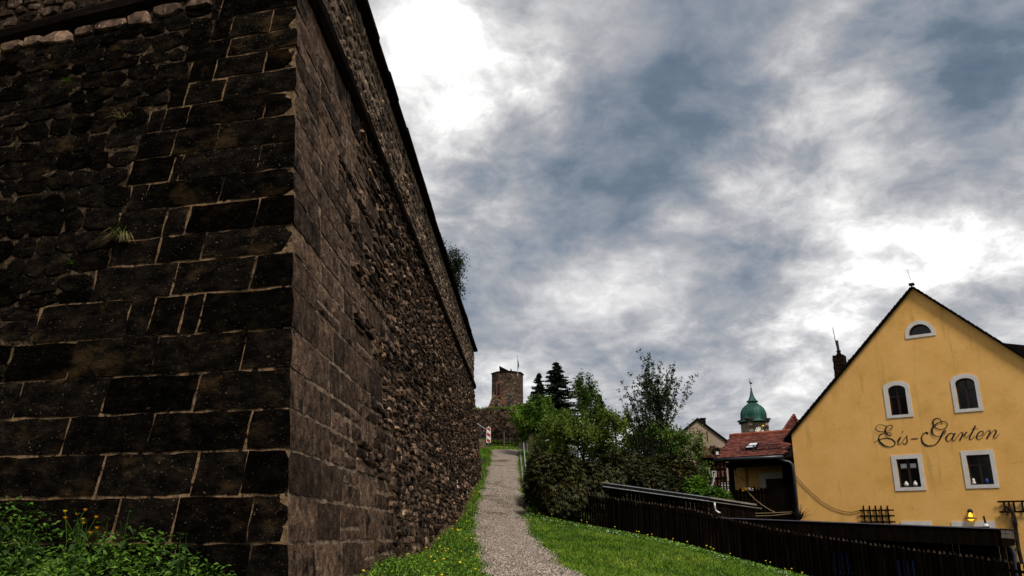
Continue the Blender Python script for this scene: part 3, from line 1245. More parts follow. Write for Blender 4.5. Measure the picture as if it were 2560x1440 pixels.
for wi, (I, O, ri, ro) in enumerate(wins):
    po = arch_poly(*O, ro, n=12)
    pi_ = arch_poly(*I, ri, n=12)
    n = len(po)
    V = [FP(t, z, .022) for t, z in po] + [FP(t, z, .022) for t, z in pi_] + [FP(t, z, -.004) for t, z in po] + [FP(t, z, -.03) for t, z in pi_]
    Fc = []
    for i in range(n):
        j = (i + 1) % n
        Fc += [(i, j, n + j, n + i), (2 * n + i, 2 * n + j, j, i), (n + i, n + j, 3 * n + j, 3 * n + i)]
    w = new_obj('window' if wi != 6 else 'door', V, Fc, M['white_paint'], house)
    # casement: brown frame with mullion, glass behind
    tl, tr, zb, zt = I
    fr = MB()
    fw = .045
    ax = (e1, nH, Vector((0, 0, 1)))
    inn = [(tl + (t - tl - (tr - tl) / 2) * (1 - 2 * fw / (tr - tl)) + (tr - tl) / 2 - 0 if False else
            (tl + tr) / 2 + (t - (tl + tr) / 2) * (1 - 2 * fw / (tr - tl)),
            (zb + zt) / 2 + (z - (zb + zt) / 2) * (1 - 2 * fw / (zt - zb))) for t, z in pi_]
    V = [FP(t, z, -.09) for t, z in pi_] + [FP(t, z, -.09) for t, z in inn] + [FP(t, z, -.13) for t, z in inn]
    Fc = []
    for i in range(n):
        j = (i + 1) % n
        Fc += [(i, j, n + j, n + i), (n + i, n + j, 2 * n + j, 2 * n + i)]
    fr.add(V, Fc)
    if wi != 2:
        fr.box(FP((tl + tr) / 2, (zb + zt) / 2 - .02, -.10), (.035, .022, (zt - zb) / 2 - .03), ax)
        if wi < 2:
            fr.box(FP((tl + tr) / 2, zb + (zt - zb) * .62, -.105), ((tr - tl) / 2 - .03, .015, .018), ax)
        elif wi < 5:
            fr.box(FP((tl + tr) / 2, zb + (zt - zb) * .66, -.105), ((tr - tl) / 2 - .03, .015, .022), ax)
    fr.build('frame', M['frame_brown'], w)
    gl = MB().add([FP(t, z, -.125) for t, z in pi_], [tuple(range(n))])
    gl.build('pane', M['glass'], w)
    # sill
    MB().box(FP((tl + tr) / 2, zb + .012, -.05), ((tr - tl) / 2 - .01, .05, .012), ax).build('sill', M['frame_brown'], w)

# things standing in the two square windows
def window_bits(I, kinds):
    tl, tr, zb, zt = I
    for f_, kind in kinds:
        t = tl + (tr - tl) * f_
        if kind == 'vase':
            o = MB().lathe([(.02, 0), (.06, .02), (.075, .07), (.05, .12), (.022, .145), (.03, .17)], FP(t, zb + .026, -.055), 10)
            tag(o.build('vase', M['white_paint'], None, True), 'small pale round vase on the sill of the square window with short blinds', 'vase', 'vases in the window')
        elif kind == 'curtain':
            pass


window_bits(wins[3][0], [(.30, 'vase'), (.72, 'vase')])
# short blinds behind the left square window
for a in (.12, .56):
    tl, tr, zb, zt = wins[3][0]
    MB().box(FP(tl + (tr - tl) * (a + .16), zb + (zt - zb) * .76, -.118), ((tr - tl) * .14, .004, .07),
             (e1, nH, Vector((0, 0, 1)))).build('blind', M['white_sign'], house)
tl, tr, zb, zt = wins[4][0]
fig = MB().lathe([(.05, 0), (.06, .05), (.03, .1), (.045, .13), (.01, .18)], FP(tl + (tr - tl) * .14, zb + .026, -.05), 9)
tag(fig.build('figurine', M['white_sign'], None, True), 'white figurine on the sill of the square window without blinds', 'figurine')
fig = MB().lathe([(.035, 0), (.05, .05), (.05, .12), (.02, .16)], FP(tl + (tr - tl) * .70, zb + .026, -.05), 9)
tag(fig.build('blue_pot', M['blue_plastic'], None, True), 'small blue pot on the sill of the square window without blinds', 'pot')

# roof: two slabs, verge tiles along the gable
def roof_slab(sgn, t_end, name):
    q = MB()
    ze = zR - slope * abs(t_end - tR)
    th = .04
    poly = [FP(tR, zR + .02, .14), FP(t_end, ze + .02, .14), FP(t_end, ze + .02 + th, .14), FP(tR, zR + .02 + th * 1.35, .14)]
    q.prism(poly, BK * (DEPTH + .28))
    return q.build(name, M['roof_dark'], house)


tEr = 2 * tR - tE
rl = roof_slab(-1, tE, 'roof')
rr_ = roof_slab(1, tEr, 'roof')
for sgn, te, par_ in ((-1, tE, rl), (1, tEr, rr_)):
    L_ = math.hypot(te - tR, slope * (te - tR))
    nT = int(L_ / .155)
    a = Vector(FP(tR, zR)) * 1.0
    dvec = (FP(te, zR - slope * abs(te - tR)) - FP(tR, zR)).normalized()
    upv = dvec.cross(nH)
    if upv.z < 0:
        upv = -upv
    for i in range(nT):
        c = FP(tR, zR) + dvec * (.1 + i * .155) + upv * (.055 + .005 * (i % 2)) + nH * .12
        tl_ = (dvec - upv * .10).normalized()
        MB().box(c, (.085, .03, .012), (tl_, nH, tl_.cross(nH)), r=random.random()).build('verge_tile', M['roof_dark'], par_)
# ridge knob and lightning rod
MB().box(FP(tR, zR + .13, .10), (.08, .08, .035), (e1, nH, Vector((0, 0, 1)))).build('ridge_tile', M['roof_dark'], rl)
pt = FP(tR - .02, zR + .3, .05)
MB().tube([pt, pt + Vector((-.06, 0, .36))], .007, 5).build('lightning_rod', M['cable'], rl)
# shed dormer on the far slope, its roof shows past the verge
dz = zR - slope * 3.0
dq = MB()
dA, dB = fac(2490, 853)
c1 = FP(dA - .3, dB + .1) + BK * 1.2
c2 = FP(dA + 3.5, fac(2560, 871)[1] + .1 - (dA + 3.5 - fac(2560, 871)[0]) * .25) + BK * 1.2
dq.prism([c1, c2, c2 + Vector((0, 0, .16)), c1 + Vector((0, 0, .16))], BK * 5)
dq.prism([c1 - Vector((0, 0, .0)), c2, c2 - Vector((0, 0, 1.8)), c1 - Vector((0, 0, .3))], BK * 4.6 + nH * .05)
dq.build('dormer', M['roof_dark'], rr_)
# chimney with pot and aerial on the left slope
cb_ = hit(2104, 940, FP(tW, 0) + BK * 3.2, nH)
ax = (e1, nH, Vector((0, 0, 1)))
ch = MB().box(cb_ + Vector((0, 0, .05)), (.20, .22, .75), ax)
chim = ch.build('chimney', M['roof_dark'], rl)
# brick courses of the chimney
for row in range(9):
    for k in range(2):
        c = cb_ + Vector((0, 0, -.62 + row * .155)) + nH * .222 + e1 * (-.095 + .19 * k + (.05 if row % 2 else -.03))
        MB().box(c, (.085, .012, .062), ax, r=random.random()).build('brick', M['dark_brick'], chim)
MB().lathe([(.09, 0), (.11, .06), (.08, .1), (.075, .16), (.10, .2)], cb_ + Vector((0, 0, .80)), 8).build('chimney_pot', M['roof_dark'], chim)
MB().tube([cb_ + Vector((0, 0, .98)), cb_ + Vector((-.02, 0, 1.42))], .055, 7).build('flue_pipe', M['pipe_dark'], chim)
MB().tube([cb_ + Vector((-.06, 0, 1.2)), cb_ + Vector((-.12, 0, 1.95))], .014, 5).build('aerial', M['cable'], chim)
hk = hit(2135, 902, FP(tW, 0) + BK * 1.2, nH)
MB().box(hk + e1 * .1, (.28, .12, .05), ax).build('roof_hook', M['roof_dark'], rl)

# ---- lettering: pen strokes with swelling width, traced as centre lines
SX = 14.222
Z2 = 160 * SX
def sh(pts):
    return [(x + Z2, y, w) for x, y, w in pts]


letters = [
    ('letter_e', [[(200, 1100, 14), (360, 1005, 18), (450, 965, 24), (600, 932, 32), (720, 935, 36), (850, 970, 44), (940, 1040, 48),
                   (968, 1110, 40), (940, 1180, 30), (860, 1225, 24), (760, 1240, 28), (640, 1220, 46), (520, 1150, 66), (430, 1060, 68),
                   (390, 980, 56), (392, 900, 46), (430, 820, 32), (510, 762, 22), (610, 740, 18), (720, 735, 18), (800, 750, 22),
                   (838, 790, 24), (815, 828, 24), (760, 832, 38), (690, 795, 62), (640, 730, 62), (622, 650, 56), (640, 570, 48),
                   (690, 510, 32), (770, 475, 24), (840, 480, 30), (873, 525, 34), (850, 590, 28), (780, 640, 24), (700, 672, 20),
                   (590, 695, 24), (480, 706, 28), (380, 692, 36), (302, 640, 32), (282, 570, 26), (320, 500, 20), (400, 460, 18),
                   (500, 462, 22), (590, 490, 26), (665, 525, 26)]]),
    ('letter_i', [[(1020, 1045, 13), (1130, 900, 16)],
                  [(1165, 886, 52), (1110, 990, 58), (1066, 1090, 50), (1076, 1148, 30), (1110, 1164, 20), (1160, 1130, 15),
                   (1240, 1030, 15), (1340, 900, 17), (1390, 850, 26)], [(1214, 700, 58), (1230, 708, 76), (1246, 716, 58)]]),
    ('letter_s', [[(1402, 846, 44), (1380, 862, 44), (1376, 895, 24), (1395, 970, 42), (1400, 1040, 48), (1370, 1110, 42),
                   (1310, 1140, 30), (1265, 1130, 28), (1248, 1098, 44)]]),
    ('hyphen', [[(1526, 975, 26), (1575, 955, 38), (1700, 955, 38), (1784, 932, 26)]]),
    ('letter_g', [[(2140, 780, 60), (2105, 752, 84), (2050, 732, 44), (1965, 790, 34), (1912, 880, 46), (1906, 980, 54), (1950, 1090, 62),
                   (2040, 1170, 62), (2150, 1203, 46), (2262, 1194, 34), (2375, 1165, 28), (2475, 1080, 36), (2555, 960, 58),
                   (2615, 840, 74), (2665, 740, 70), (2715, 672, 42), (2756, 652, 24), (2774, 682, 24), (2750, 740, 26), (2695, 788, 28)],
                  sh([(333, 455, 18), (345, 370, 22), (310, 280, 26), (250, 230, 26), (180, 218, 30), (100, 252, 38), (42, 320, 54),
                      (38, 400, 60), (80, 500, 50), (150, 570, 36), (250, 614, 34), (350, 620, 30), (450, 590, 26), (530, 520, 28),
                      (553, 440, 28), (510, 370, 26), (420, 340, 28), (320, 347, 30), (200, 402, 38), (100, 472, 46), (24, 560, 62),
                      (0, 660, 76), (22, 760, 70), (80, 830, 46), (150, 865, 34), (220, 866, 26), (300, 852, 16)])]),
    ('letter_a', [sh([(750, 800, 24), (725, 760, 24), (680, 752, 26), (610, 780, 40), (540, 855, 56), (505, 930, 58), (518, 1000, 44),
                      (562, 1040, 26), (612, 1028, 18), (690, 950, 18), (755, 830, 18)]), sh([(460, 915, 12), (510, 870, 26)]),
                  sh([(822, 745, 64), (772, 850, 62), (726, 950, 58), (726, 1008, 38), (760, 1030, 22), (810, 1000, 16), (900, 880, 15),
                      (960, 800, 15)])]),
    ('letter_r', [sh([(940, 830, 14), (990, 770, 17), (1050, 727, 24), (1092, 742, 42), (1086, 820, 60), (1032, 930, 62), (982, 1014, 58)]),
                  sh([(1100, 862, 12), (1160, 792, 22), (1210, 732, 34), (1256, 712, 46)]),
                  sh([(1212, 745, 44), (1168, 830, 32), (1180, 888, 22), (1220, 904, 17), (1270, 870, 15), (1345, 775, 14)])]),
    ('letter_t', [sh([(1545, 482, 58), (1470, 640, 62), (1390, 800, 60), (1335, 920, 56), (1346, 968, 38), (1388, 984, 22), (1432, 958, 17),
                      (1540, 838, 16)]), sh([(1395, 603, 13), (1650, 587, 17)])]),
    ('letter_e', [sh([(1620, 868, 15), (1740, 832, 22), (1810, 770, 34), (1824, 710, 32), (1780, 677, 24), (1700, 705, 36), (1622, 790, 52),
                      (1588, 880, 56), (1612, 945, 42), (1680, 968, 24), (1750, 938, 17), (1850, 810, 15), (1920, 722, 15)])]),
    ('letter_n', [sh([(1900, 750, 13), (1955, 688, 17), (2022, 657, 24), (2070, 682, 48), (2052, 760, 60), (1992, 870, 62), (1944, 952, 60)]),
                  sh([(2076, 795, 12), (2160, 690, 16), (2230, 642, 24), (2280, 662, 44), (2278, 730, 54), (2220, 830, 56), (2192, 888, 46),
                      (2212, 924, 28), (2252, 930, 18), (2310, 880, 15), (2392, 778, 17)])]),
]


def catmull(pts, sub=6):
    P = [np.array(p, float) for p in pts]
    P = [2 * P[0] - P[1]] + P + [2 * P[-1] - P[-2]]
    out = []
    for i in range(1, len(P) - 2):
        for k in range(sub):
            t = k / sub
            a, b, c, d = P[i - 1], P[i], P[i + 1], P[i + 2]
            out.append(.5 * ((2 * b) + (-a + c) * t + (2 * a - 5 * b + 4 * c - d) * t * t + (-a + 3 * b - 3 * c + d) * t ** 3))
    out.append(P[-2])
    return out


for (nm, strokes) in letters:
    V, Fc = [], []
    for si, stx in enumerate(strokes):
        q = catmull(stx)
        k0 = len(V)
        for i, (x, y, w) in enumerate(q):
            a, b = q[max(i - 1, 0)], q[min(i + 1, len(q) - 1)]
            d = np.array([b[0] - a[0], b[1] - a[1]])
            d = d / (np.linalg.norm(d) + 1e-9)
            nx_, ny_ = -d[1], d[0]
            w = max(w, 17) / 2
            for s_ in (-1, 1):
                px, py = 2170 + (x + nx_ * w * s_) / SX, 1030 + (y + ny_ * w * s_) / SX
                t, z = fac(px, py)
                V.append(FP(t, z, .006 + .00012 * i + .003 * si))
        for i in range(len(q) - 1):
            Fc.append((k0 + 2 * i, k0 + 2 * i + 1, k0 + 2 * i + 3, k0 + 2 * i + 2))
    new_obj(nm, V, Fc, M['black_paint'], house)

# ---- downpipe and gutter on the left corner
tP = fac(1990, 1250)[0]
gz0 = fac(1957, 1140)
pts = [FP(*fac(1955, 1142), .30), FP(*fac(1957, 1150), .28), FP(*fac(1968, 1154), .18), FP(*fac(1976, 1155), .10), FP(*fac(1983, 1162), .10),
       FP(*fac(1986, 1180), .09), FP(fac(1986, 1180)[0], HG - .1, .09)]
MB().tube(pts, .055, 8).build('downpipe', M['pipe_dark'], house, True)
for zz in (.9, 2.2, 3.3):
    MB().tube([FP(fac(1986, 1180)[0], zz, .09), FP(fac(1986, 1180)[0], zz + .05, .09)], .068, 8).build('pipe_clip', M['pipe_dark'], house)

# cable sagging from the downpipe to the trellis
cpts = [FP(*fac(x, y), .03) for x, y in [(1990, 1190), (2010, 1213), (2034, 1236), (2060, 1258), (2085, 1271), (2110, 1279), (2130, 1281), (2152, 1276)]]
tag(MB().tube(cpts, .011, 5).build('cable', M['cable']), 'thin black cable sagging across the yellow gable wall', 'cable')


def trellis(px0, px1, rows_py, cols, top_py, bot_py, label, ws=.045, name='trellis'):
    t0, t1 = fac(px0, rows_py[0])[0], fac(px1, rows_py[0])[0]
    o = thing(name, label, 'trellis', FP((t0 + t1) / 2, fac(px0, bot_py)[1], .05))
    for ry in rows_py:
        z = fac((px0 + px1) / 2, ry)[1]
        MB().box(FP((t0 + t1) / 2, z, .075), ((t1 - t0) / 2, .014, ws / 2), (e1, nH, Vector((0, 0, 1)))).build('slat', M['dark_wood'], o)
    for c in cols:
        t = fac(c, (top_py + bot_py) / 2)[0]
        za, zb = fac(c, bot_py)[1], fac(c, top_py)[1]
        MB().box(FP(t, (za + zb) / 2, .045), (ws / 2, .014, (zb - za) / 2), (e1, nH, Vector((0, 0, 1)))).build('slat', M['dark_wood'], o)
    return o


trellis(2150, 2236, [1276, 1290, 1305], [2162, 2177, 2192, 2206, 2222], 1264, 1312, 'small dark wooden trellis on the yellow wall under the sagging cable')
trellis(2494, 2640, [1253, 1279], [2512, 2524, 2536, 2557, 2580, 2605], 1252, 1281, 'larger dark trellis with bare vine on the yellow wall', .05)
# vine
vine = thing('climbing_vine', 'bare brown climbing vine hanging over the larger trellis on the yellow wall', 'vine', FP(fac(2545, 1400)[0], HG, .1))
vm = MB()
stem = [(2556, 1410), (2547, 1370), (2541, 1330), (2538, 1300), (2534, 1285), (2526, 1272), (2516, 1266)]
vm.tube([FP(*fac(x, y), .10) for x, y in stem], [.05, .055, .06, .06, .055, .045, .03], 6)
vm.build('stem', M['bark'], vine)
tw = MB()
for i in range(46):
    x, y = random.choice(stem[1:])
    pts = []
    vx, vy = random.uniform(-5, 3), random.uniform(-2, 7)
    d = .12
    for k in range(5):
        pts.append(FP(*fac(x, y), d))
        x += vx + random.uniform(-2, 2)
        y += vy + random.uniform(-1, 2)
        vy += .6
        d += random.uniform(-.01, .04)
    tw.tube(pts, [.014, .012, .01, .007, .004], 4)
tag(tw.build('twigs', M['bark'], vine), kind='stuff')

# leaves caught on the small trellis and a dry tuft at the downpipe
# wall lamp
lt, lz = fac(2427, 1284)
lamp = thing('wall_lamp', 'small lit yellow wall lamp with dark shade above the white door head', 'lamp', FP(lt, lz, .0))
MB().lathe([(.03, -.02), (.075, .0), (.08, .06), (.05, .11), (.01, .125)], FP(lt, lz + .02, .07), 12).build('mount', M['black_paint'], lamp, True)
MB().lathe([(.045, 0), (.06, .06), (.035, .14), (.02, .16)], FP(lt, lz - .13, .13), 12).build('glass', M['lamp_glow'], lamp, True)
MB().lathe([(.17, 0), (.16, .015), (.05, .055), (.04, .055)], FP(lt, lz - .16, .13), 16).build('shade', M['black_paint'], lamp, True)
MB().lathe([(.01, -.055), (.05, -.045), (.085, -.02), (.10, .0)], FP(lt, lz - .165, .13), 12).build('bulb', M['lamp_glow'], lamp, True)

# ------------------------------------------------------------------ porch wing with the red tiled roof
wing = thing('porch_wing', 'low wing with red tiled roof, skylight and open dark porch', 'house', FP(fac(1890, 1250)[0], HG))
RE = BK * .25                                       # eaves line stands this far back of the gable plane
pe = FP(tW, 0) + BK * .05
def wp(px, py, d=0.0):
    """point on the porch front plane, d metres behind it"""
    return hit(px, py, pe + BK * d, nH)


eL, eR = wp(1792, 1147, -.35), wp(1958, 1137, -.35)
eR = eL + e1 * (eR - eL).dot(e1)
eL.z = eR.z = (wp(1792, 1147, -.35).z + wp(1958, 1137, -.35).z) / 2
rdep = 2.4
gL = wp(1825, 1093, rdep)
gR = gL + e1 * ((wp(1995, 1083, rdep) - gL).dot(e1))
gR.z = gL.z
# ridge left end follows the verge line
slab = MB().prism([eL, eR, gR, gL], Vector((0, 0, -.14)))
rf = slab.build('roof', M['roof_dark'], wing)
ups = (gL - eL)
ups = ups - e1 * ups.dot(e1)
Ls = ups.length
usv = ups.normalized()
rn = e1.cross(usv)
if rn.z < 0:
    rn = -rn
tiles = MB()
rows = 17
for r_ in range(rows):
    f_ = r_ / rows
    a = eL + (gL - eL) * f_
    b = eR + (gR - eR) * f_
    ln = (b - a).dot(e1)
    w = .17
    x = -.02 + (w / 2 if r_ % 2 else 0)
    while x < ln:
        c = a + e1 * (x + w / 2) + usv * (Ls / rows * .55) + rn * .028
        tv = (usv + rn * -.11).normalized()
        tn = e1.cross(tv)
        tiles.box(c, (w / 2 - .006, Ls / rows * .62, .011), (e1, tv, tn), r=random.random())
        x += w
tag(tiles.build('roof_tiles', M['tile'], rf), kind='stuff')
x = 0
while x < (gR - gL).dot(e1):
    c = gL + e1 * (x + .17) + Vector((0, 0, .05))
    MB().tube([c - e1 * .17, c + e1 * .165], [.085, .10], 8, r=random.random()).build('ridge_tile', M['ridge_tile'], rf)
    x += .34
sk = wp(1881, 1115, rdep * .55)
def on_roof(px, py, up=0.0):
    return hit(px, py, eL + rn * up, rn)


s1, s2, s3, s4 = on_roof(1862, 1121, .12), on_roof(1888, 1119, .12), on_roof(1896, 1107, .12), on_roof(1876, 1108, .12)
skm = MB().prism([s1, s2, s3, s4], -rn * .14)
sko = skm.build('skylight', M['roof_dark'], rf)
cen = (s1 + s2 + s3 + s4) / 4
pane = MB().prism([cen + (p - cen) * .86 + rn * .008 for p in (s1, s2, s3, s4)], rn * .01)
pane.build('pane', mat('sky_pane', [(.72, .76, .75), (.8, .83, .82)], rough=.1, spec=.8), sko)  # pale base colour stands in for the sky's reflection
# snow guard: rails and bars
ga, gb = on_roof(1852, 1130, .02), on_roof(1956, 1124, .02)
sg = MB()
for h_ in (.06, .14, .22):
    sg.bar(ga + rn * h_, gb + rn * h_, .02, .02)
for i in range(26):
    p = ga + (gb - ga) * (i / 25)
    sg.bar(p + rn * .03, p + rn * .24, .014, .014)
for f_ in (.02, .35, .72):
    p = ga + (gb - ga) * f_
    sg.bar(p - usv * .18, p + rn * .24, .03, .03)
sg.build('snow_guard', M['pipe_dark'], rf)
MB().tube([eL - Vector((0, 0, .05)) - e1 * .1 + nH * .05, eR - Vector((0, 0, .07)) + nH * .05], .065, 8).build('gutter', M['pipe_dark'], rf, True)
# porch: back wall, ceiling, post, door with white surround, dark side
def pw(px, d, z):
    q = hit(px, 1200, pe + BK * d, nH)
    return Vector((q.x, q.y, z))


xl, xr = eL + e1 * .35, FP(tW, 0)
zc = eL.z - .12
lft = pw(1826, 0, 0)
rgt = FP(tW, 0) + BK * .05
lft = rgt + e1 * ((lft - rgt).dot(e1))
DP = 1.5
lb_ = hit(1822, 1200, rgt + BK * DP, nH)
lb_ = rgt + BK * DP + e1 * ((lb_ - rgt).dot(e1))
bwall = MB().prism([Vector((lb_.x, lb_.y, HG)), Vector((rgt.x, rgt.y, HG)) + BK * DP, Vector((rgt.x, rgt.y, zc)) + BK * DP,
                    Vector((lb_.x, lb_.y, zc))], BK * .3)
bwall.build('back_wall', M['plaster'], wing)
# wall behind carries the roof slope on the left end
MB().prism([Vector((lft.x, lft.y, HG)) + BK * DP, Vector((lft.x, lft.y, HG)) + BK * (DP + 2), Vector((lft.x, lft.y, zc + 1.0)) + BK * (DP + 1.0),
            Vector((lft.x, lft.y, zc)) + BK * DP], e1 * .12).build('side_wall', M['plaster'], wing)
MB().prism([Vector((lft.x, lft.y, zc)) + nH * .2, Vector((rgt.x, rgt.y, zc)) + nH * .2, Vector((rgt.x, rgt.y, zc)) + BK * DP, Vector((lft.x, lft.y, zc)) + BK * DP],
           Vector((0, 0, .05))).build('ceiling', M['dark_wood'], wing)
ax = (e1, nH, Vector((0, 0, 1)))
MB().bar(Vector((lft.x, lft.y, zc - .11)) - e1 * .1, Vector((rgt.x, rgt.y, zc - .11)), .16, .20).build('beam', M['dark_wood'], wing)
MB().box(Vector((lft.x, lft.y, (HG + zc) / 2)) + e1 * .06, (.075, .075, (zc - HG) / 2 - .02), ax).build('post', M['dark_wood'], wing)
FLOOR = zc - 2.55
MB().prism([Vector((lft.x, lft.y, FLOOR)), Vector((rgt.x, rgt.y, FLOOR)), Vector((rgt.x, rgt.y, FLOOR)) + BK * DP, Vector((lft.x, lft.y, FLOOR)) + BK * DP],
           Vector((0, 0, -.2))).build('floor', M['dark_wood'], wing)
# door on the back wall
dt = (hit(1915, 1200, pe + BK * DP, nH) - rgt).dot(e1)
do = rgt + BK * DP + e1 * (dt + .5)
dfr = MB()
for s_ in (-.62, .62):
    dfr.box(Vector((do.x, do.y, FLOOR + 1.02)) + e1 * s_ + nH * .02, (.12, .03, 1.0), ax)
dfr.box(Vector((do.x, do.y, FLOOR + 2.1)) + nH * .021, (.74, .03, .11), ax)
dd_ = dfr.build('door_surround', M['white_paint'], wing)
MB().box(Vector((do.x, do.y, FLOOR + 1.0)) + nH * .03, (.5, .02, .98), ax).build('door', M['frame_brown'], dd_)
# dark wooden screen closing the right half of the porch
for i in range(5):
    c = Vector((rgt.x, rgt.y, (FLOOR + zc) / 2)) - e1 * (.08 + .155 * i) + BK * .9
    MB().box(c, (.072, .014, (zc - FLOOR) / 2 - .08), ax, r=random.random()).build('board', M['dark_wood'], wing)
# balustrade of shaped boards
zt = wp(1880, 1222, 0).z
i = 0
x = .2
span = (rgt - lft).dot(e1)
while x < span - .1:
    h_ = zt + (.05 if (i // 3) % 2 else 0) + .05 * abs(math.sin(i * 1.05))
    c = Vector((lft.x, lft.y, 0)) + e1 * x
    MB().prism([Vector((c.x, c.y, FLOOR - .1)) - e1 * .06, Vector((c.x, c.y, FLOOR - .1)) + e1 * .06, Vector((c.x, c.y, h_ - .06)) + e1 * .06,
                Vector((c.x, c.y, h_)), Vector((c.x, c.y, h_ - .06)) - e1 * .06], BK * .025).build('baluster_board', M['dark_wood'], wing)
    x += .135
    i += 1
MB().bar(Vector((lft.x, lft.y, zt - .12)) + BK * .05, Vector((rgt.x, rgt.y, zt - .12)) + BK * .05, .06, .08).build('handrail', M['dark_wood'], wing)
MB().prism([Vector((lft.x, lft.y, HG - .5)) + BK * .06, Vector((rgt.x, rgt.y, HG - .5)) + BK * .06, Vector((rgt.x, rgt.y, FLOOR - .05)) + BK * .06,
            Vector((lft.x, lft.y, FLOOR - .05)) + BK * .06], BK * .06).build('skirt', M['dark_wood'], wing)
# flowers on the balustrade
for (px, py, m_, lab) in ((1864, 1224, 'orange', 'orange flowers in the balustrade box of the dark porch'), (1879, 1224, 'white_flower', 'white flowers in the balustrade box of the dark porch')):
    c = wp(px, py, 0) + nH * .06
    fm = MB()
    for k in range(16):
        q = c + Vector((random.uniform(-.1, .1), random.uniform(-.06, .06), random.uniform(-.05, .06)))
        fm.lathe([(.006, -.01), (.03, .0), (.022, .014), (.004, .018)], q, 6)
    fl = fm.build('flowers', M[m_])
    tag(fl, lab, 'flowers')
# plant hanger: ring of cords with a dark pot below the beam, washing line
c = wp(1840, 1190, .1)
top = Vector((c.x, c.y, zc - .2))
cor = MB()
lowz = wp(1840, 1186, .1).z
cor.tube([top, Vector((c.x, c.y, lowz))], .012, 5)
cor.lathe([(.01, -.1), (.05, -.05), (.05, .05), (.01, .12)], Vector((c.x, c.y, (top.z + lowz) / 2 + .1)), 8)
a, b = wp(1824, 1197, .1), wp(1862, 1203, .1)
cor.tube([Vector((c.x, c.y, lowz)), a], .01, 4)
cor.tube([Vector((c.x, c.y, lowz)), b], .01, 4)
tag(cor.build('plant_hanger', M['cable']), 'dark cord hanger below the beam of the open porch', 'hanger')
rope = [wp(x, y, -.05) for x, y in [(1850, 1203), (1868, 1228), (1886, 1247), (1905, 1262), (1925, 1275), (1937, 1280)]]
tag(MB().tube(rope, .012, 5).build('rope', M['rope']), 'tan rope hanging slack in front of the dark porch', 'rope')
for k, (pts, lab) in enumerate((([(1856, 1284), (1910, 1283), (1981, 1280)], 'upper of two wash lines stretched below the dark porch'),
                   ([(1856, 1286), (1890, 1290), (1930, 1289), (1978, 1284)], 'lower sagging one of two wash lines below the dark porch'))):
    tag(MB().tube([wp(x, y, -.08) for x, y in pts], .012, 5).build('wash_line', M['rope']), lab, 'wash line')
# dry tuft at the foot of the downpipe
tuft = MB()
base = FP(*fac(2003, 1300), .12)
for i in range(26):
    a = random.uniform(-.6, 1.0)
    L_ = random.uniform(.25, .6)
    d = e1 * math.sin(a) + Vector((0, 0, 1)) * math.cos(a) + nH * random.uniform(0, .4)
    tuft.tube([base, base + d * L_ * .6, base + d * L_ + e1 * .05 * a - Vector((0, 0, .05))], [.012, .009, .004], 4)
    tuft.tube([base - Vector((0, 0, .6)), base], [.02, .014], 4) if i == 0 else None
tag(tuft.build('dry_shrub', M['bark']), 'dry twiggy shrub at the downpipe on the yellow wall', 'shrub')

# ------------------------------------------------------------------ sheds and terrace below the house
def roof_strip(name, label, pa, pb, deep, thick, mtl, cat='shed'):
    """thin flat roof whose front edge runs pa-pb and which goes back by `deep`"""
    o = thing(name, label, cat, ((pa.x + pb.x) / 2, (pa.y + pb.y) / 2, gz((pa.x + pb.x) / 2, (pa.y + pb.y) / 2)))
    d = (pb - pa).normalized()
    bk = Vector((-d.y, d.x, 0)).normalized()
    if bk.y < 0:
        bk = -bk
    MB().prism([pa, pb, pb + bk * deep, pa + bk * deep], Vector((0, 0, -thick))).build('roof', mtl, o)
    return o, d, bk


# shed with the zinc gutter
sa, sb = at(1506, 1207, 25.5), at(1772, 1244, 25.2)
shed, sd, sbk = roof_strip('garden_shed', 'low black garden shed with pale zinc roof edge in front of the hedge', sa, sb, 2.6, .05, M['roof_dark'])
MB().bar(sa - Vector((0, 0, .07)) - sbk * .05, sb - Vector((0, 0, .07)) - sbk * .05, .02, .10).build('fascia', M['roof_dark'], shed)
MB().tube([sa - sbk * .06 + Vector((0, 0, .0)), sb - sbk * .06 + Vector((0, 0, .0))], .016, 6).build('edge_trim', M['zinc'], shed)
MB().tube([sa - sbk * .09 - Vector((0, 0, .115)), sb - sbk * .09 - Vector((0, 0, .115))], .016, 6).build('gutter_rim', M['zinc'], shed)
tc_ = at(1773, 1243, 25.2)
te_ = at(1890, 1262, 26.8)
gu = MB()
gu.bar(tc_ - Vector((0, 0, .01)), te_, .05, .05)
gu.bar(tc_ - Vector((0, 0, .12)), te_ - Vector((0, 0, .09)) + (te_ - tc_).normalized() * .3, .03, .02)
gu.build('side_flashing', M['zinc'], shed)
gi = MB()
gi.prism([tc_, te_, te_ + sbk * 2.2, tc_ + sbk * 2.2], Vector((0, 0, -.06)))
gi.build('side_roof', M['roof_dark'], shed)
p0 = at(1786, 1256, 25.1)
MB().tube([p0, p0 - Vector((0, 0, .16)), p0 - Vector((-.02, .02, .24)), p0 - Vector((-.09, .05, .30)), p0 - Vector((-.15, .06, .31))], .035, 7).build('spout', M['zinc'], shed, True)
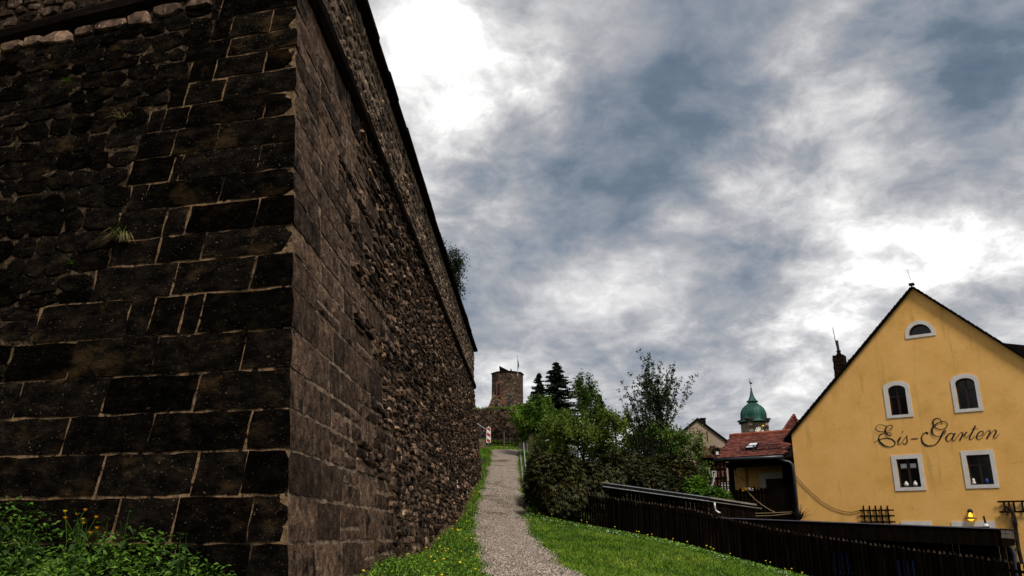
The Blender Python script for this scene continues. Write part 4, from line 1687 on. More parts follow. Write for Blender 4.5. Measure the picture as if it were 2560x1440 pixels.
# board walls, one board after another
L_ = (sb - sa).length
i = 0
x = .05
while x < L_ - .02:
    t_ = sa + (sb - sa) * (x / L_) + sbk * .12
    zlo = gz(t_.x, t_.y) - .3
    zhi = t_.z - .055
    MB().box(Vector((t_.x, t_.y, (zlo + zhi) / 2)), (.06, .012, (zhi - zlo) / 2), (Vector((sd.x, sd.y, 0)).normalized(), sbk, Vector((0, 0, 1))),
             r=random.random()).build('board', M['dark_wood'], shed)
    x += .128
L2 = (te_ - tc_).length
td = (te_ - tc_).normalized()
x = .05
while x < L2:
    t_ = tc_ + td * x + sbk * .10
    zlo = gz(t_.x, t_.y) - .3
    zhi = t_.z - .14
    MB().box(Vector((t_.x, t_.y, (zlo + zhi) / 2)), (.058, .012, (zhi - zlo) / 2), (Vector((td.x, td.y, 0)).normalized(), sbk, Vector((0, 0, 1))),
             r=random.random()).build('board', M['dark_wood'], shed)
    x += .128

# terrace roof in front of the house
ca, cbp = at(1778, 1294, 22.6), at(2500, 1322, 18.4)
can, cdv, cbk = roof_strip('terrace_canopy', 'long dark flat terrace roof in front of the yellow house', ca, cbp, 2.3, .05, M['roof_dark'], 'canopy')
MB().bar(ca + Vector((0, 0, .005)) - cbk * .03, cbp + Vector((0, 0, .005)) - cbk * .03, .04, .022).build('edge_trim', mat('edge_grey', [(.16, .15, .19), (.22, .21, .26)], rough=.4, metal=.3), can)
hgt = .36
MB().bar(ca - Vector((0, 0, hgt / 2 + .01)), cbp - Vector((0, 0, hgt / 2 + .01)), .05, hgt).build('fascia', M['dark_wood'], can)
ceb = at(2531, 1325, 19.0)
eb = MB()
dv = (ceb - cbp)
dvn = dv.normalized()
for k, (za, zb_) in enumerate(((.0, -.085), (-.095, -.19))):
    q0, q1 = cbp + Vector((0, 0, za)), ceb + Vector((0, 0, za))
    eb.prism([q0, q1, q1 + Vector((0, 0, zb_ - za)), q0 + Vector((0, 0, zb_ - za))], cbk * .04)
eb.build('end_board', M['grey_wood'], can)
MB().prism([cbp - Vector((0, 0, .19)) + cbk * .02, ceb - Vector((0, 0, .19)) + cbk * .02, ceb - Vector((0, 0, .33)) + cbk * .02 - dvn * .05, cbp - Vector((0, 0, .38)) + cbk * .02],
           cbk * .1).build('beam_end', M['dark_wood'], can)
MB().prism([cbp + Vector((0, 0, .01)), ceb + Vector((0, 0, .01)), ceb + cbk * .25 + Vector((0, 0, .01)), cbp + cbk * .25 + Vector((0, 0, .01))], Vector((0, 0, -.04))).build('end_roof', M['roof_dark'], can)
dp = [at(2512, 1352, 19.2), at(2516, 1362, 19.2), at(2528, 1373, 19.2), at(2533, 1384, 19.2), at(2543, 1440, 19.2), at(2548, 1475, 19.2)]
MB().tube(dp, .055, 8).build('downpipe', M['pipe_dark'], can, True)
# posts, back lattice
cl = (cbp - ca).length
for f_ in (.03, .30, .62, .97):
    p = ca + (cbp - ca) * f_ + cbk * .15
    zz = gz(p.x, p.y)
    MB().box(Vector((p.x, p.y, (zz - .2 + p.z - .06) / 2)), (.06, .06, (p.z - .06 - zz + .2) / 2), (Vector((cdv.x, cdv.y, 0)).normalized(), cbk, Vector((0, 0, 1)))).build('post', M['dark_wood'], can)
cdh = Vector((cdv.x, cdv.y, 0)).normalized()
# board screens between the posts, open lattice in places
x = .1
while x < cl - .1:
    f_ = x / cl
    p = ca + (cbp - ca) * f_ + cbk * 1.9
    zz = gz(p.x, p.y)
    f_px = f_
    openw = (.02 < f_ < .06)
    if not openw:
        MB().box(Vector((p.x, p.y, (zz - .3 + p.z - .05) / 2)), (.068, .014, (p.z - .05 - zz + .3) / 2), (cdh, cbk, Vector((0, 0, 1))), r=random.random()).build('board', M['dark_wood'], can)
    x += .142
for (f0, f1) in ((.02, .06),):
    p, q = ca + (cbp - ca) * f0 + cbk * 1.88, ca + (cbp - ca) * f1 + cbk * 1.88
    n_ = max(2, int((q - p).length / .14))
    for k in range(n_ + 1):
        c = p + (q - p) * (k / n_)
        MB().box(Vector((c.x, c.y, c.z - .75)), (.022, .012, .7), (cdh, cbk, Vector((0, 0, 1)))).build('slat', M['dark_wood'], can)
    for k in range(6):
        MB().bar(p - Vector((0, 0, .45 + .17 * k)) - cbk * .03, q - Vector((0, 0, .45 + .17 * k)) - cbk * .03, .02, .035).build('slat', M['dark_wood'], can)
# satellite-dish foot / mast behind the roof edge, white board under the door head
mp_ = at(2464, 1308, 19.6)
mast = MB().tube([mp_ + Vector((0, 0, -.02)), mp_ + Vector((-.02, 0, .16))], .022, 6)
mo = thing('roof_mast', 'short black mast stub on a white foot on the terrace roof', 'mast', mp_)
mast.build('pole', M['black_paint'], mo)
MB().lathe([(.06, -.06), (.05, -.03), (.03, -.01)], mp_, 10).build('foot', M['white_sign'], mo)
# blue chairs under the roof, seen through the gaps of the fence
for k, (f_, lab) in enumerate(((.46, 'blue plastic garden chair under the terrace roof beside the lattice'), (.68, 'blue plastic garden chair under the terrace roof near the downpipe end'))):
    p = ca + (cbp - ca) * f_ + cbk * .8
    zz = gz(p.x, p.y)
    co = thing('garden_chair', lab, 'chair', (p.x, p.y, zz), 'blue garden chairs on the terrace')
    b = Vector((p.x, p.y, zz))
    A3 = (cdh, cbk, Vector((0, 0, 1)))
    MB().box(b + Vector((0, 0, .43)), (.23, .23, .02), A3).build('seat', M['blue_plastic'], co)
    for s in (-.14, 0, .14):
        MB().box(b + Vector((0, 0, .68)) - cbk * .22 + cdh * s, (.05, .012, .24), A3).build('back_slat', M['blue_plastic'], co)
    for sx_ in (-1, 1):
        for sy in (-1, 1):
            MB().box(b + cdh * .2 * sx_ + cbk * .2 * sy + Vector((0, 0, .2)), (.02, .02, .22), A3).build('leg', M['blue_plastic'], co)

# ------------------------------------------------------------------ picket fence following the slope
fence = thing('picket_fence', 'dark wooden picket fence with pointed tips running down the lawn edge', 'fence', FA + Vector((0, 0, -1)))
s = -1.6
pk_count = 0
while s < FLEN + .8:
    p = FA + fd * s
    zt_ = fence_z(s) + random.uniform(-.012, .012)
    zb_ = zt_ - FENCE_H + .05
    w = .030
    lean = random.uniform(-.012, .012)
    q = MB()
    c = Vector((p.x, p.y, 0)) + fn * -.035
    sa_, sb2 = Vector((c.x, c.y, zt_ - .055)) - fd * (w - lean), Vector((c.x, c.y, zt_ - .055)) + fd * (w + lean)
    q.prism([Vector((c.x, c.y, zb_)) - fd * w, Vector((c.x, c.y, zb_)) + fd * w, sb2, sa_], fn * .022, r=random.random() * .8)
    q.prism([sa_, sb2, Vector((c.x, c.y, zt_)) + fd * lean], fn * .022, r=random.uniform(1, 16))
    q.build('picket', M['picket'], fence)
    s += .104
    pk_count += 1
for dz_ in (.20, .95):
    rail = MB()
    ss = np.linspace(-1.6, FLEN + .8, 22)
    for a, b in zip(ss[:-1], ss[1:]):
        pa, pb = FA + fd * float(a), FA + fd * float(b)
        pa.z, pb.z = fence_z(a) - dz_, fence_z(b) - dz_
        rail.bar(pa, pb, .035, .055)
    rail.build('rail', M['dark_wood'], fence)
for s in np.arange(-1.4, FLEN + 1, 2.1):
    p = FA + fd * float(s) + fn * .07
    zt_ = fence_z(float(s))
    MB().box(Vector((p.x, p.y, zt_ - FENCE_H / 2 - .12)), (.045, .045, FENCE_H / 2), (fd, fn, Vector((0, 0, 1)))).build('post', M['picket'], fence)

# ------------------------------------------------------------------ gate, rails, sign at the head of the path
gy0 = GATE_Y + .9
gl_, gr_ = at(1226, 1116, gy0), at(1296, 1120, gy0)
gate = thing('picket_gate', 'dark two leaf picket gate closing the head of the gravel path', 'gate', (gl_ + gr_) / 2)
n_ = 21
gd = (gr_ - gl_)
for i in range(n_):
    p = gl_ + gd * (i / (n_ - 1))
    h_ = .83 + .02 * math.sin(i * 2.1)
    if i == 10:
        continue
    MB().box(p + Vector((0, 0, h_ / 2 + .05)), (.027, .012, h_ / 2), r=random.random()).build('picket', M['picket'], gate)
for h_ in (.22, .70):
    MB().bar(gl_ + Vector((0, .03, h_)), gr_ + Vector((0, .03, h_)), .03, .05).build('rail', M['dark_wood'], gate)
for f_, hh, ww in ((-.02, .92, .05), (.48, .90, .05), (1.02, .95, .055)):
    p = gl_ + gd * f_
    MB().box(p + Vector((0, .05, hh / 2 - .1)), (ww, ww, hh / 2 + .1)).build('post', M['grey_wood'], gate)
# board fence to the right of the gate, running downhill
bf = thing('board_fence', 'grey brown board fence running downhill from the picket gate', 'fence', at(1350, 1115, 46.5))
q0 = at(1299, 1117, gy0 + .1)
q1 = at(1445, 1150, 44.0)
n_ = 34
for i in range(n_):
    f_ = i / (n_ - 1)
    p = q0 + (q1 - q0) * f_
    top = at(1299 + (1445 - 1299) * f_, 1084 + (1124 - 1084) * f_, p.y).z + random.uniform(-.02, .02)
    zb_ = min(gz(p.x, p.y) - .1, top - .7)
    d_ = (q1 - q0)
    d_.z = 0
    d_.normalize()
    MB().box(Vector((p.x, p.y, (top + zb_) / 2)), (.052, .012, (top - zb_) / 2), (d_, Vector((-d_.y, d_.x, 0)), Vector((0, 0, 1))), r=random.random()).build('board', M['grey_wood'], bf)
# handrail of steel tube along that fence
hr = thing('tube_railing', 'pale steel tube railing along the grey board fence', 'railing', at(1350, 1115, 45.5))
ra, rb_ = at(1308, 1088, gy0 - .4), at(1397, 1123, 43.6)
MB().tube([ra, rb_], .022, 7).build('top_rail', M['steel'], hr, True)
for (px, py) in ((1319, 1092), (1353, 1105), (1369, 1112), (1385, 1119)):
    f_ = (px - 1308) / (1397 - 1308)
    t_ = ra + (rb_ - ra) * f_
    MB().tube([t_, Vector((t_.x, t_.y, min(gz(t_.x, t_.y), t_.z - .6)))], .018, 6).build('post', M['steel'], hr)
# handrail beside the path
h2 = thing('path_handrail', 'curved pale steel handrail beside the upper gravel path', 'handrail', at(1315, 1225, 32))
pts = []
for (py, Yr) in ((1088, gy0 - .5), (1120, 40.5), (1150, 36.0), (1186, 31.5)):
    px = {1088: 1307.5, 1120: 1310, 1150: 1312.5, 1186: 1316}[py]
    pts.append(at(px, py, Yr))
end = pts[-1] + Vector((.01, -.18, -.10))
MB().tube(pts + [end], .024, 8).build('top_rail', M['steel'], h2, True)
for p in pts[::1] + [end]:
    MB().tube([p - Vector((0, 0, .01)), Vector((p.x, p.y, gz(p.x, p.y) - .05))], .022, 6).build('post', M['pipe_dark'], h2)
# left rail going up the bank behind the sign
h3 = thing('bank_railing', 'thin steel railing climbing the grass bank behind the striped sign', 'railing', at(1205, 1090, gy0))
a, b = at(1183, 1052, gy0 + .5), at(1214, 1073, gy0 + .3)
MB().tube([a, b], .02, 6).build('top_rail', M['steel'], h3)
for f_ in (.25, .6, .98):
    t_ = a + (b - a) * f_
    MB().tube([t_, Vector((t_.x, t_.y, gz(t_.x, t_.y) - .05))], .016, 6).build('post', M['pipe_dark'], h3)
# low stone plinth
pb_ = at(1212, 1108, gy0 - .6)
MB().prism([pb_ + Vector((-.35, 0, -.4)), pb_ + Vector((.14, 0, -.4)), pb_ + Vector((.16, 0, .12)), pb_ + Vector((-.1, 0, .28)), pb_ + Vector((-.35, 0, .25))], Vector((0, .5, 0)))
bo = MB().prism([pb_ + Vector((-.5, 0, -.4)), pb_ + Vector((.14, 0, -.4)), pb_ + Vector((.16, 0, .10)), pb_ + Vector((-.1, 0, .22)), pb_ + Vector((-.5, 0, .25))], Vector((0, .5, 0)))
tag(bo.build('boulder', M['tan_stone']), 'rough stone block beside the striped sign at the gate', 'stone')
# gate post of timber under the tree
gp = at(1328, 1133, 42.5)
gpo = thing('timber_post', 'thick weathered timber post between railing and board fence', 'post', gp)
MB().box(gp + Vector((0, 0, .40)), (.115, .115, .52)).build('shaft', mat('post_wood', [(.03, .018, .010), (.08, .05, .03)], scale=8, stretch=(1, 1, .2), rough=.9, bump=.01), gpo)
MB().prism([gp + Vector((x_, y_, .92)) for x_, y_ in ((-.14, -.14), (.14, -.14), (.14, .14), (-.14, .14))], Vector((0, 0, .05))).build('cap', M['bark'], gpo)

# striped beacon sign
sg_y = gy0 - .7
s0, s1 = at(1216, 1107, sg_y), at(1227, 1069, sg_y)
sw, shh = (s1.x - s0.x) / 2, (s1.z - s0.z) / 2
sc_ = (s0 + s1) / 2
sign = thing('beacon_sign', 'tall narrow white sign with red diagonal stripes in front of the picket gate', 'sign', (sc_.x, sc_.y, gz(sc_.x, sc_.y)))
MB().box(sc_, (sw, .012, shh)).build('panel', M['white_sign'], sign)
MB().box(sc_ + Vector((0, .05, -.1)), (.03, .03, shh + .1)).build('post', M['pipe_dark'], sign)
MB().box(sc_ + Vector((0, .0, shh + .035)), (.025, .012, .04)).build('tab', M['white_sign'], sign)


def clip_stripe(zc0, hh):
    # band falling to the right, clipped to the panel with a white margin
    m_ = sw * .78
    dz_ = m_ * 2 * .62
    mz = shh * .95
    poly = [(-m_, zc0 + dz_ / 2 + hh), (m_, zc0 - dz_ / 2 + hh), (m_, zc0 - dz_ / 2 - hh), (-m_, zc0 + dz_ / 2 - hh)]
    for lim, sgn in ((mz, 1), (-mz, -1)):
        out = []
        for i in range(len(poly)):
            (x0, z0), (x1, z1) = poly[i], poly[(i + 1) % len(poly)]
            in0, in1 = sgn * z0 <= sgn * lim, sgn * z1 <= sgn * lim
            if in0:
                out.append((x0, z0))
            if in0 != in1:
                t = (lim - z0) / (z1 - z0)
                out.append((x0 + (x1 - x0) * t, lim))
        poly = out
        if not poly:
            return
    MB().prism([sc_ + Vector((x_, -.017, z_)) for x_, z_ in poly], Vector((0, .004, 0))).build('stripe', M['red'], sign)


for k in (.84, .06, -.74):
    clip_stripe(shh * k, shh * .20)

# ------------------------------------------------------------------ castle: retaining wall, keep
cw_y = 60.0
cw = thing('castle_retaining_wall', 'dark rubble retaining wall below the castle keep', 'wall', at(1250, 1085, cw_y))
w0, w1 = at(1120, 1019, cw_y), at(1312, 1022, cw_y)
zb_ = 5.0
MB().prism([Vector((w0.x - 8, cw_y + 2, zb_)), Vector((w1.x, cw_y, zb_)), Vector((w1.x, cw_y, w1.z)), Vector((w0.x - 8, cw_y + 2, w0.z + .2))], Vector((0, 30, 0))).build('masonry', M['castle_wall'], cw)
# projecting, lighter stones so that the face is not flat
cs = MB()
for i in range(900):
    f_ = random.random()
    px = 1150 + 160 * f_
    py = random.uniform(1026, 1090)
    h = at(px, py, cw_y + 2 - 2 * np.clip((at(px, py, cw_y).x - w0.x + 8) / (w1.x - w0.x + 8), 0, 1))
    cs.box(h, (random.uniform(.08, .25), random.uniform(.02, .07), random.uniform(.04, .09)), r=random.random())
tag(cs.build('wall_stones', M['tan_stone'] if False else M['brown_stone'], cw), kind='stuff')
# right end of the wall with ashlar pier
for i in range(9):
    zz = 6.6 + i * .33
    px0 = 1298 + (3 if i % 2 else 0)
    h = at(px0 + 10, 1100, cw_y - .1)
    MB().box(Vector((h.x, cw_y + .1, zz)), (.42 + (.07 if i % 2 else 0), .3, .15), r=random.random()).build('pier_stone', M['tan_stone'], cw)
# grassy top
gt = MB()
for i in range(2600):
    f_ = random.random()
    x_ = w0.x - 3 + (w1.x - w0.x + 3.5) * f_
    y_ = cw_y + random.uniform(0.0, 2.5)
    z_ = w1.z + .02
    h_ = random.uniform(.1, .3)
    a = random.uniform(0, 6.28)
    d = Vector((math.cos(a), math.sin(a), 0)) * .05
    b = Vector((x_, y_ + (2 - 2 * np.clip((x_ - w0.x + 8) / (w1.x - w0.x + 8), 0, 1)), z_))
    gt.add([b - d, b + d, b + Vector((random.uniform(-.12, .12), random.uniform(-.12, 0), h_))], [(0, 1, 2)], random.random())
tg = gt.build('grass', M['grass'])
tag(tg, 'grass fringe on top of the castle retaining wall', 'grass', kind='stuff')

ky = 100.0
kc = at(1268, 1030, ky)
keep = thing('castle_keep', 'ruined octagonal castle keep of dark rubble with slanting roof hut', 'tower', (kc.x, ky, kc.z - 6))
kt_l, kt_r = at(1230, 934, ky), at(1307.5, 940, ky)
R_ = (kt_r.x - kt_l.x) / 2 / math.cos(math.radians(12))
kcx = (kt_r.x + kt_l.x) / 2
kb = at(1268, 1060, ky).z
ang0 = math.radians(-90 - 12 + 22.5)
ztop = at(1268, 930, ky - R_ * .9).z
oct_ = [Vector((kcx + R_ * math.cos(ang0 + i * math.pi / 4), ky + R_ * math.sin(ang0 + i * math.pi / 4), 0)) for i in range(8)]
prof = MB()
rows = 10
V = []
for r_ in range(rows + 1):
    z_ = kb + (ztop - kb) * r_ / rows
    for p in oct_:
        V.append(Vector((p.x, p.y, z_)))
Fc = []
for r_ in range(rows):
    for i in range(8):
        Fc.append((r_ * 8 + i, r_ * 8 + (i + 1) % 8, (r_ + 1) * 8 + (i + 1) % 8, (r_ + 1) * 8 + i))
Fc.append(tuple(range(rows * 8, rows * 8 + 8)))
kw = new_obj('shaft', V, Fc, M['castle_stone'], keep)
# coping ring
cr = MB()
for i in range(8):
    a, b = oct_[i], oct_[(i + 1) % 8]
    cr.bar(Vector((a.x, a.y, ztop + .06)), Vector((b.x, b.y, ztop + .06)), .22, .12)
cr.build('parapet_cap', M['zinc'] if False else M['roof_dark'], keep)


def on_keep(px, py, out=0.0):
    """nearest octagon face hit by the pixel ray"""
    best = None
    for i in range(8):
        a, b = oct_[i], oct_[(i + 1) % 8]
        d = (b - a).normalized()
        n = Vector((d.y, -d.x, 0))
        dr = ray(px, py)
        if dr.dot(n) >= 0:
            continue
        h = hit(px, py, a + n * out, n)
        f_ = (h - a).dot(d) / (b - a).length
        if -.02 <= f_ <= 1.02 and (best is None or h.y < best[0].y):
            best = (h, d, n)
    return best


def opening(px, py, w, h, mtl, name, arch=True, out=.03, fr=None):
    r = on_keep(px, py, out)
    if r is None:
        r = on_keep(px + 3, py, out) or on_keep(px - 3, py, out)
    c, d, n = r
    up = Vector((0, 0, 1))
    def poly(s, o):
        pts = [c - d * w * s - up * h * s, c + d * w * s - up * h * s]
        if arch:
            for i in range(9):
                a = math.pi * i / 8
                pts.append(c + d * w * s * math.cos(a) + up * (h * s - w * s + w * s * math.sin(a)))
        else:
            pts += [c + d * w * s + up * h * s, c - d * w * s + up * h * s]
        return [p + n * o for p in pts]
    if fr:
        f_ = MB().prism(poly(1.35, .0), n * .04).build('window_surround', fr, keep)
        MB().prism(poly(1.0, .045), n * .01).build(name, mtl, f_)
    else:
        MB().prism(poly(1.0, .0), n * .02).build(name, mtl, keep)


redst = mat('red_sandstone', [(.10, .035, .018), (.22, .085, .045)], scale=1.5, rough=.9, rnd=.3)
opening(1247, 973, .22, .75, M['glass'], 'opening', True, .05, redst)
opening(1276, 941, .16, .16, M['glass'], 'opening', False, .05, redst)
# ruined gable of an adjoining building against the keep and the broken masonry flaring at its foot
g = [(1252, 1018), (1252, 990), (1262, 975), (1274, 963), (1286, 975), (1290, 990), (1290, 1018)]
n0 = Vector((0.05, -1, 0)).normalized()
gp_ = [hit(x, y, Vector((kcx, ky - R_ - .35, 0)), n0) for x, y in g]
MB().prism(gp_, -n0 * .9).build('ruined_gable', M['castle_gable'], keep)
gi_ = [(1261, 1018), (1260, 996), (1266, 983), (1273, 976), (1281, 982), (1284, 994), (1284, 1018)]
MB().prism([hit(x, y, Vector((kcx, ky - R_ - .42, 0)), n0) for x, y in gi_], -n0 * .05).build('infill', M['castle_wall'], keep)
fl = [(1218, 1024), (1222, 1014), (1226, 1003), (1231, 990), (1233, 975), (1240, 990), (1250, 1000), (1262, 1004), (1266, 1024)]
MB().prism([hit(x, y, Vector((kcx, ky - R_ - .9, 0)), n0) for x, y in fl], -n0 * 1.4).build('ruined_wall', M['castle_gable'], keep)
for (px, py, w, h, m_) in ((1241.5, 1014, 4, 6, M['glass']), (1259, 1016, 2.5, 5, M['glass']), (1259, 1003, 4, 9, redst), (1226, 1018, 6, 4, redst)):
    c = hit(px, py, Vector((kcx, ky - R_ - .95, 0)), n0)
    s_ = ky / F_PX
    MB().box(c, (w * s_ * .9, .06, h * s_ * .9)).build('opening' if m_ is M['glass'] else 'brick_patch', m_, keep)
# hut roof, finial, flag
ry = ky - R_ * .75
hp = [at(1249, 930, ry), at(1249, 916, ry), at(1273, 929, ry), at(1273, 931, ry)]
hut = MB().prism(hp, Vector((0, 2.4, 0))).build('roof_hut', M['dark_wood'], keep)
MB().prism([at(1248, 916, ry), at(1248, 914.5, ry), at(1275, 928, ry), at(1274, 930, ry)], Vector((0, 2.4, 0))).build('hut_roof', M['roof_dark'], hut)
fp = at(1277.5, 930, ry)
MB().lathe([(.16, -.3), (.16, .05), (.08, .2), (.1, .26), (.02, .45)], fp, 8).build('finial', M['dark_quoin'], keep)
pole_b, pole_t = at(1294, 935, ry), at(1294, 889, ry)
flag = thing('flagpole', 'thin flagpole with drooping dark flag on the castle keep', 'flagpole', pole_b - Vector((0, 0, .1)))
MB().tube([pole_b - Vector((0, 0, .3)), pole_t], .04, 6).build('pole', M['steel'], flag)
fp = [at(1294.5, 897, ry), at(1296.5, 905, ry), at(1297.8, 914, ry), at(1296.2, 921, ry), at(1294.6, 923, ry)]
fv = []
for i, p in enumerate(fp):
    fv += [Vector((pole_b.x + .03, ry, p.z)), Vector(((p.x + pole_b.x) / 2 + .02, ry + .12, p.z - .1)), Vector((p.x, ry - .03, p.z))]
fc = []
for i in range(4):
    for k in range(2):
        fc.append((3 * i + k, 3 * i + k + 1, 3 * i + k + 4, 3 * i + k + 3))
new_obj('flag', fv, fc, M['blue_flag'], flag, True)

# ------------------------------------------------------------------ church tower
ty = 150.0
tb_, tt_ = at(1889, 1100, ty), at(1889, 1058, ty)
tw_ = (at(1921, 1080, ty).x - at(1859, 1080, ty).x) / 2 * .80
church = thing('church_tower', 'sandstone church tower with green copper onion dome and clock', 'church tower', (tb_.x, ty, 0))
rotc = math.radians(8)
cx_ = Vector((math.cos(rotc), math.sin(rotc), 0))
cyv = Vector((-math.sin(rotc), math.cos(rotc), 0))
A3 = (cx_, cyv, Vector((0, 0, 1)))
tc0 = Vector((tb_.x, ty, 0))
zt_ = tt_.z
MB().box(tc0 + Vector((0, 0, zt_ / 2)), (tw_, tw_, zt_ / 2), A3).build('shaft', M['sandstone'], church)
for lvl in range(16):
    z_ = zt_ - .35 - lvl * .62
    for sx_ in (-1, 1):
        L_ = .52 if lvl % 2 else .36
        MB().box(tc0 + cx_ * sx_ * (tw_ - L_ + .06) - cyv * (tw_ + .02) + Vector((0, 0, z_)), (L_, .1, .27), A3, r=random.random()).build('quoin', M['dark_quoin'] if lvl % 2 else M['sandstone'], church)
MB().box(tc0 + Vector((0, 0, zt_ + .18)), (tw_ + .25, tw_ + .25, .22), A3).build('cornice', M['dark_quoin'], church)
MB().box(tc0 + Vector((0, 0, zt_ + .55)), (tw_ + .42, tw_ + .42, .14), A3).build('cornice', M['dark_quoin'], church)
k_ = ty / F_PX
zd_ = zt_ + .7
def dz_px(py):
    return at(1889, py, ty).z - zd_
dome_p = [(36.5, 1056), (34, 1054), (31.5, 1050), (31, 1044), (31, 1036), (29.5, 1029), (26, 1022), (20.5, 1016), (14.5, 1012), (12, 1009)]
prof = [(r_ * k_ * 1.0, dz_px(py)) for r_, py in dome_p]
dome = MB().lathe(prof, tc0 + Vector((0, 0, zd_)), 16, rot=math.pi / 16).build('dome', M['copper'], church)
for i in range(28):
    a = 2 * math.pi * i / 28
    pts = [tc0 + Vector((math.cos(a) * r_, math.sin(a) * r_, zd_ + z_)) for r_, z_ in prof]
    MB().tube(pts, .05, 4).build('seam', M['copper'], dome)
lant = [(11, 1009), (11, 1006), (15, 1005), (15, 1003.5), (11, 1001), (8, 996), (5.5, 990), (3.5, 983), (2, 975)]
MB().lathe([(r_ * k_, dz_px(py)) for r_, py in lant], tc0 + Vector((0, 0, zd_)), 8, rot=.2).build('spire', M['copper'], church)
ball = [(.3, 975), (2.0, 973.5), (2.4, 972), (2.0, 970), (.6, 969)]
MB().lathe([(r_ * k_, dz_px(py)) for r_, py in ball], tc0 + Vector((0, 0, zd_)), 10).build('finial_ball', redst, church, True)
rod_t = at(1889, 946, ty).z
MB().tube([tc0 + Vector((0, 0, zd_ + dz_px(969))), tc0 + Vector((-.1, 0, rod_t))], .05, 5).build('rod', M['cable'], church)
MB().prism([tc0 + Vector((x_, 0, rod_t - 1.1 + z_)) for x_, z_ in ((-.1, 0), (.25, .05), (.35, .35), (.1, .3), (-.15, .55), (-.25, .4))], Vector((0, .05, 0))).build('weathercock', M['cable'], church)
# clock
ck = at(1889, 1082, ty)
cc = tc0 - cyv * (tw_ + .03) + Vector((0, 0, ck.z))
rd = 12.5 * k_
def disc(r0, off, n=28):
    return [cc - cyv * off + cx_ * r0 * math.cos(2 * math.pi * i / n) + Vector((0, 0, 1)) * r0 * math.sin(2 * math.pi * i / n) for i in range(n)]


MB().prism(disc(rd * 1.16, 0), -cyv * .08).build('clock_rim', M['dark_quoin'], church)
face = MB().prism(disc(rd * .92, .08), -cyv * .03).build('clock_face', M['clock'], church)
for i in range(12):
    a = 2 * math.pi * i / 12
    u = cx_ * math.sin(a) + Vector((0, 0, math.cos(a)))
    MB().bar(cc - cyv * .13 + u * rd * .62, cc - cyv * .13 + u * rd * .85, .02, .09, up=u.cross(cyv)).build('hour_mark', M['black_paint'], face)
for a, l_, w_ in ((math.radians(45), .75, .10), (math.radians(125), .5, .13)):
    u = cx_ * math.sin(a) + Vector((0, 0, math.cos(a)))
    MB().bar(cc - cyv * .16, cc - cyv * .16 + u * rd * l_, .02, w_, up=u.cross(cyv)).build('clock_hand', M['black_paint'], face)
MB().lathe([(.05, -.3), (.3, -.15), (.35, 0), (.3, .15), (.05, .3)], cc - cyv * .25 + cx_ * .62 + Vector((0, 0, rd * 1.0)), 10).build('gilded_ball', M['gold'], church, True)

# ------------------------------------------------------------------ houses behind
by = 62.0
bh = thing('beige_house', 'plain beige gable house with dark roof edge and chimney behind the trees', 'house', at(1740, 1240, by))
apx, rgt_ = at(1743, 1051, by), at(1822, 1109, by)
lf_ = at(1664, 1122, by)
zb_ = -.5
sl_ = (apx.z - rgt_.z) / (rgt_.x - apx.x)
xr_ = rgt_.x - .25
xl_ = 2 * apx.x - xr_
wall_pts = [Vector((xl_, by, zb_)), Vector((xr_, by, zb_)), Vector((xr_, by, apx.z - sl_ * (xr_ - apx.x))), Vector((apx.x, by, apx.z)), Vector((xl_, by, apx.z - sl_ * (apx.x - xl_)))]
bd = Vector((.35, 1, 0)).normalized() * 9
MB().prism(wall_pts, bd).build('gable_wall', M['beige'], bh)
for sgn in (1, -1):
    ex = apx.x + sgn * (rgt_.x - apx.x)
    ez = apx.z - sl_ * abs(ex - apx.x)
    MB().prism([Vector((apx.x, by - .15, apx.z + .02)), Vector((ex, by - .15, ez + .02)), Vector((ex, by - .15, ez + .16)), Vector((apx.x, by - .15, apx.z + .20))], bd * 1.04).build('roof', M['roof_dark'], bh)
cq = at(1757.5, 1058, by + 1.5)
MB().box(cq, (.18, .2, .32)).build('chimney', M['roof_dark'], bh)
MB().box(cq + Vector((0, 0, .35)), (.22, .24, .04)).build('chimney_cap', M['roof_dark'], bh)
wx = at(1692, 1155, by)
wf_ = MB().box(wx + Vector((0, -.02, 0)), (.38, .03, .55)).build('window', M['white_paint'], bh)
MB().box(wx + Vector((0, -.04, 0)), (.30, .02, .46)).build('pane', M['glass'], wf_)
MB().box(at(1768, 1090, by) + Vector((0, -.02, 0)), (.03, .02, .35)).build('wall_anchor', M['roof_dark'], bh)

ry_ = 42.0
rh = thing('brick_house', 'small red brick house with tiled dormer behind the porch wing', 'house', at(1790, 1240, ry_))
a_, b_ = at(1752, 1250, ry_), at(1822, 1250, ry_)
zt_ = at(1790, 1135, ry_).z
MB().prism([Vector((a_.x, ry_, -.4)), Vector((b_.x, ry_, -.4)), Vector((b_.x, ry_, zt_)), Vector((a_.x, ry_, zt_))], Vector((1, 5, 0))).build('wall', M['brick_far'], rh)
rd_ = MB()
pts = [Vector((a_.x - .2, ry_ - .3, zt_ - .1)), Vector((b_.x + .2, ry_ - .3, zt_ - .1)), Vector((b_.x + .6, ry_ + 2.2, zt_ + .55)), Vector((a_.x + .2, ry_ + 2.2, zt_ + .55))]
rd_.prism(pts, Vector((0, 0, -.12)))
rfo = rd_.build('roof', M['brick_far'], rh)
dm = [at(x, y, ry_ - .2) for x, y in ((1786, 1145), (1801, 1145), (1801, 1127), (1798, 1121), (1793, 1117), (1788, 1121), (1785, 1128))]
dmo = MB().prism(dm, Vector((0, .8, 0))).build('dormer', M['roof_dark'], rfo)
MB().box(at(1793, 1133, ry_ - .25), (.07, .02, .08)).build('pane', M['white_paint'], dmo)
MB().box(at(1782, 1128, ry_ + .6), (.12, .12, .28)).build('chimney', M['brick_far'], rh)
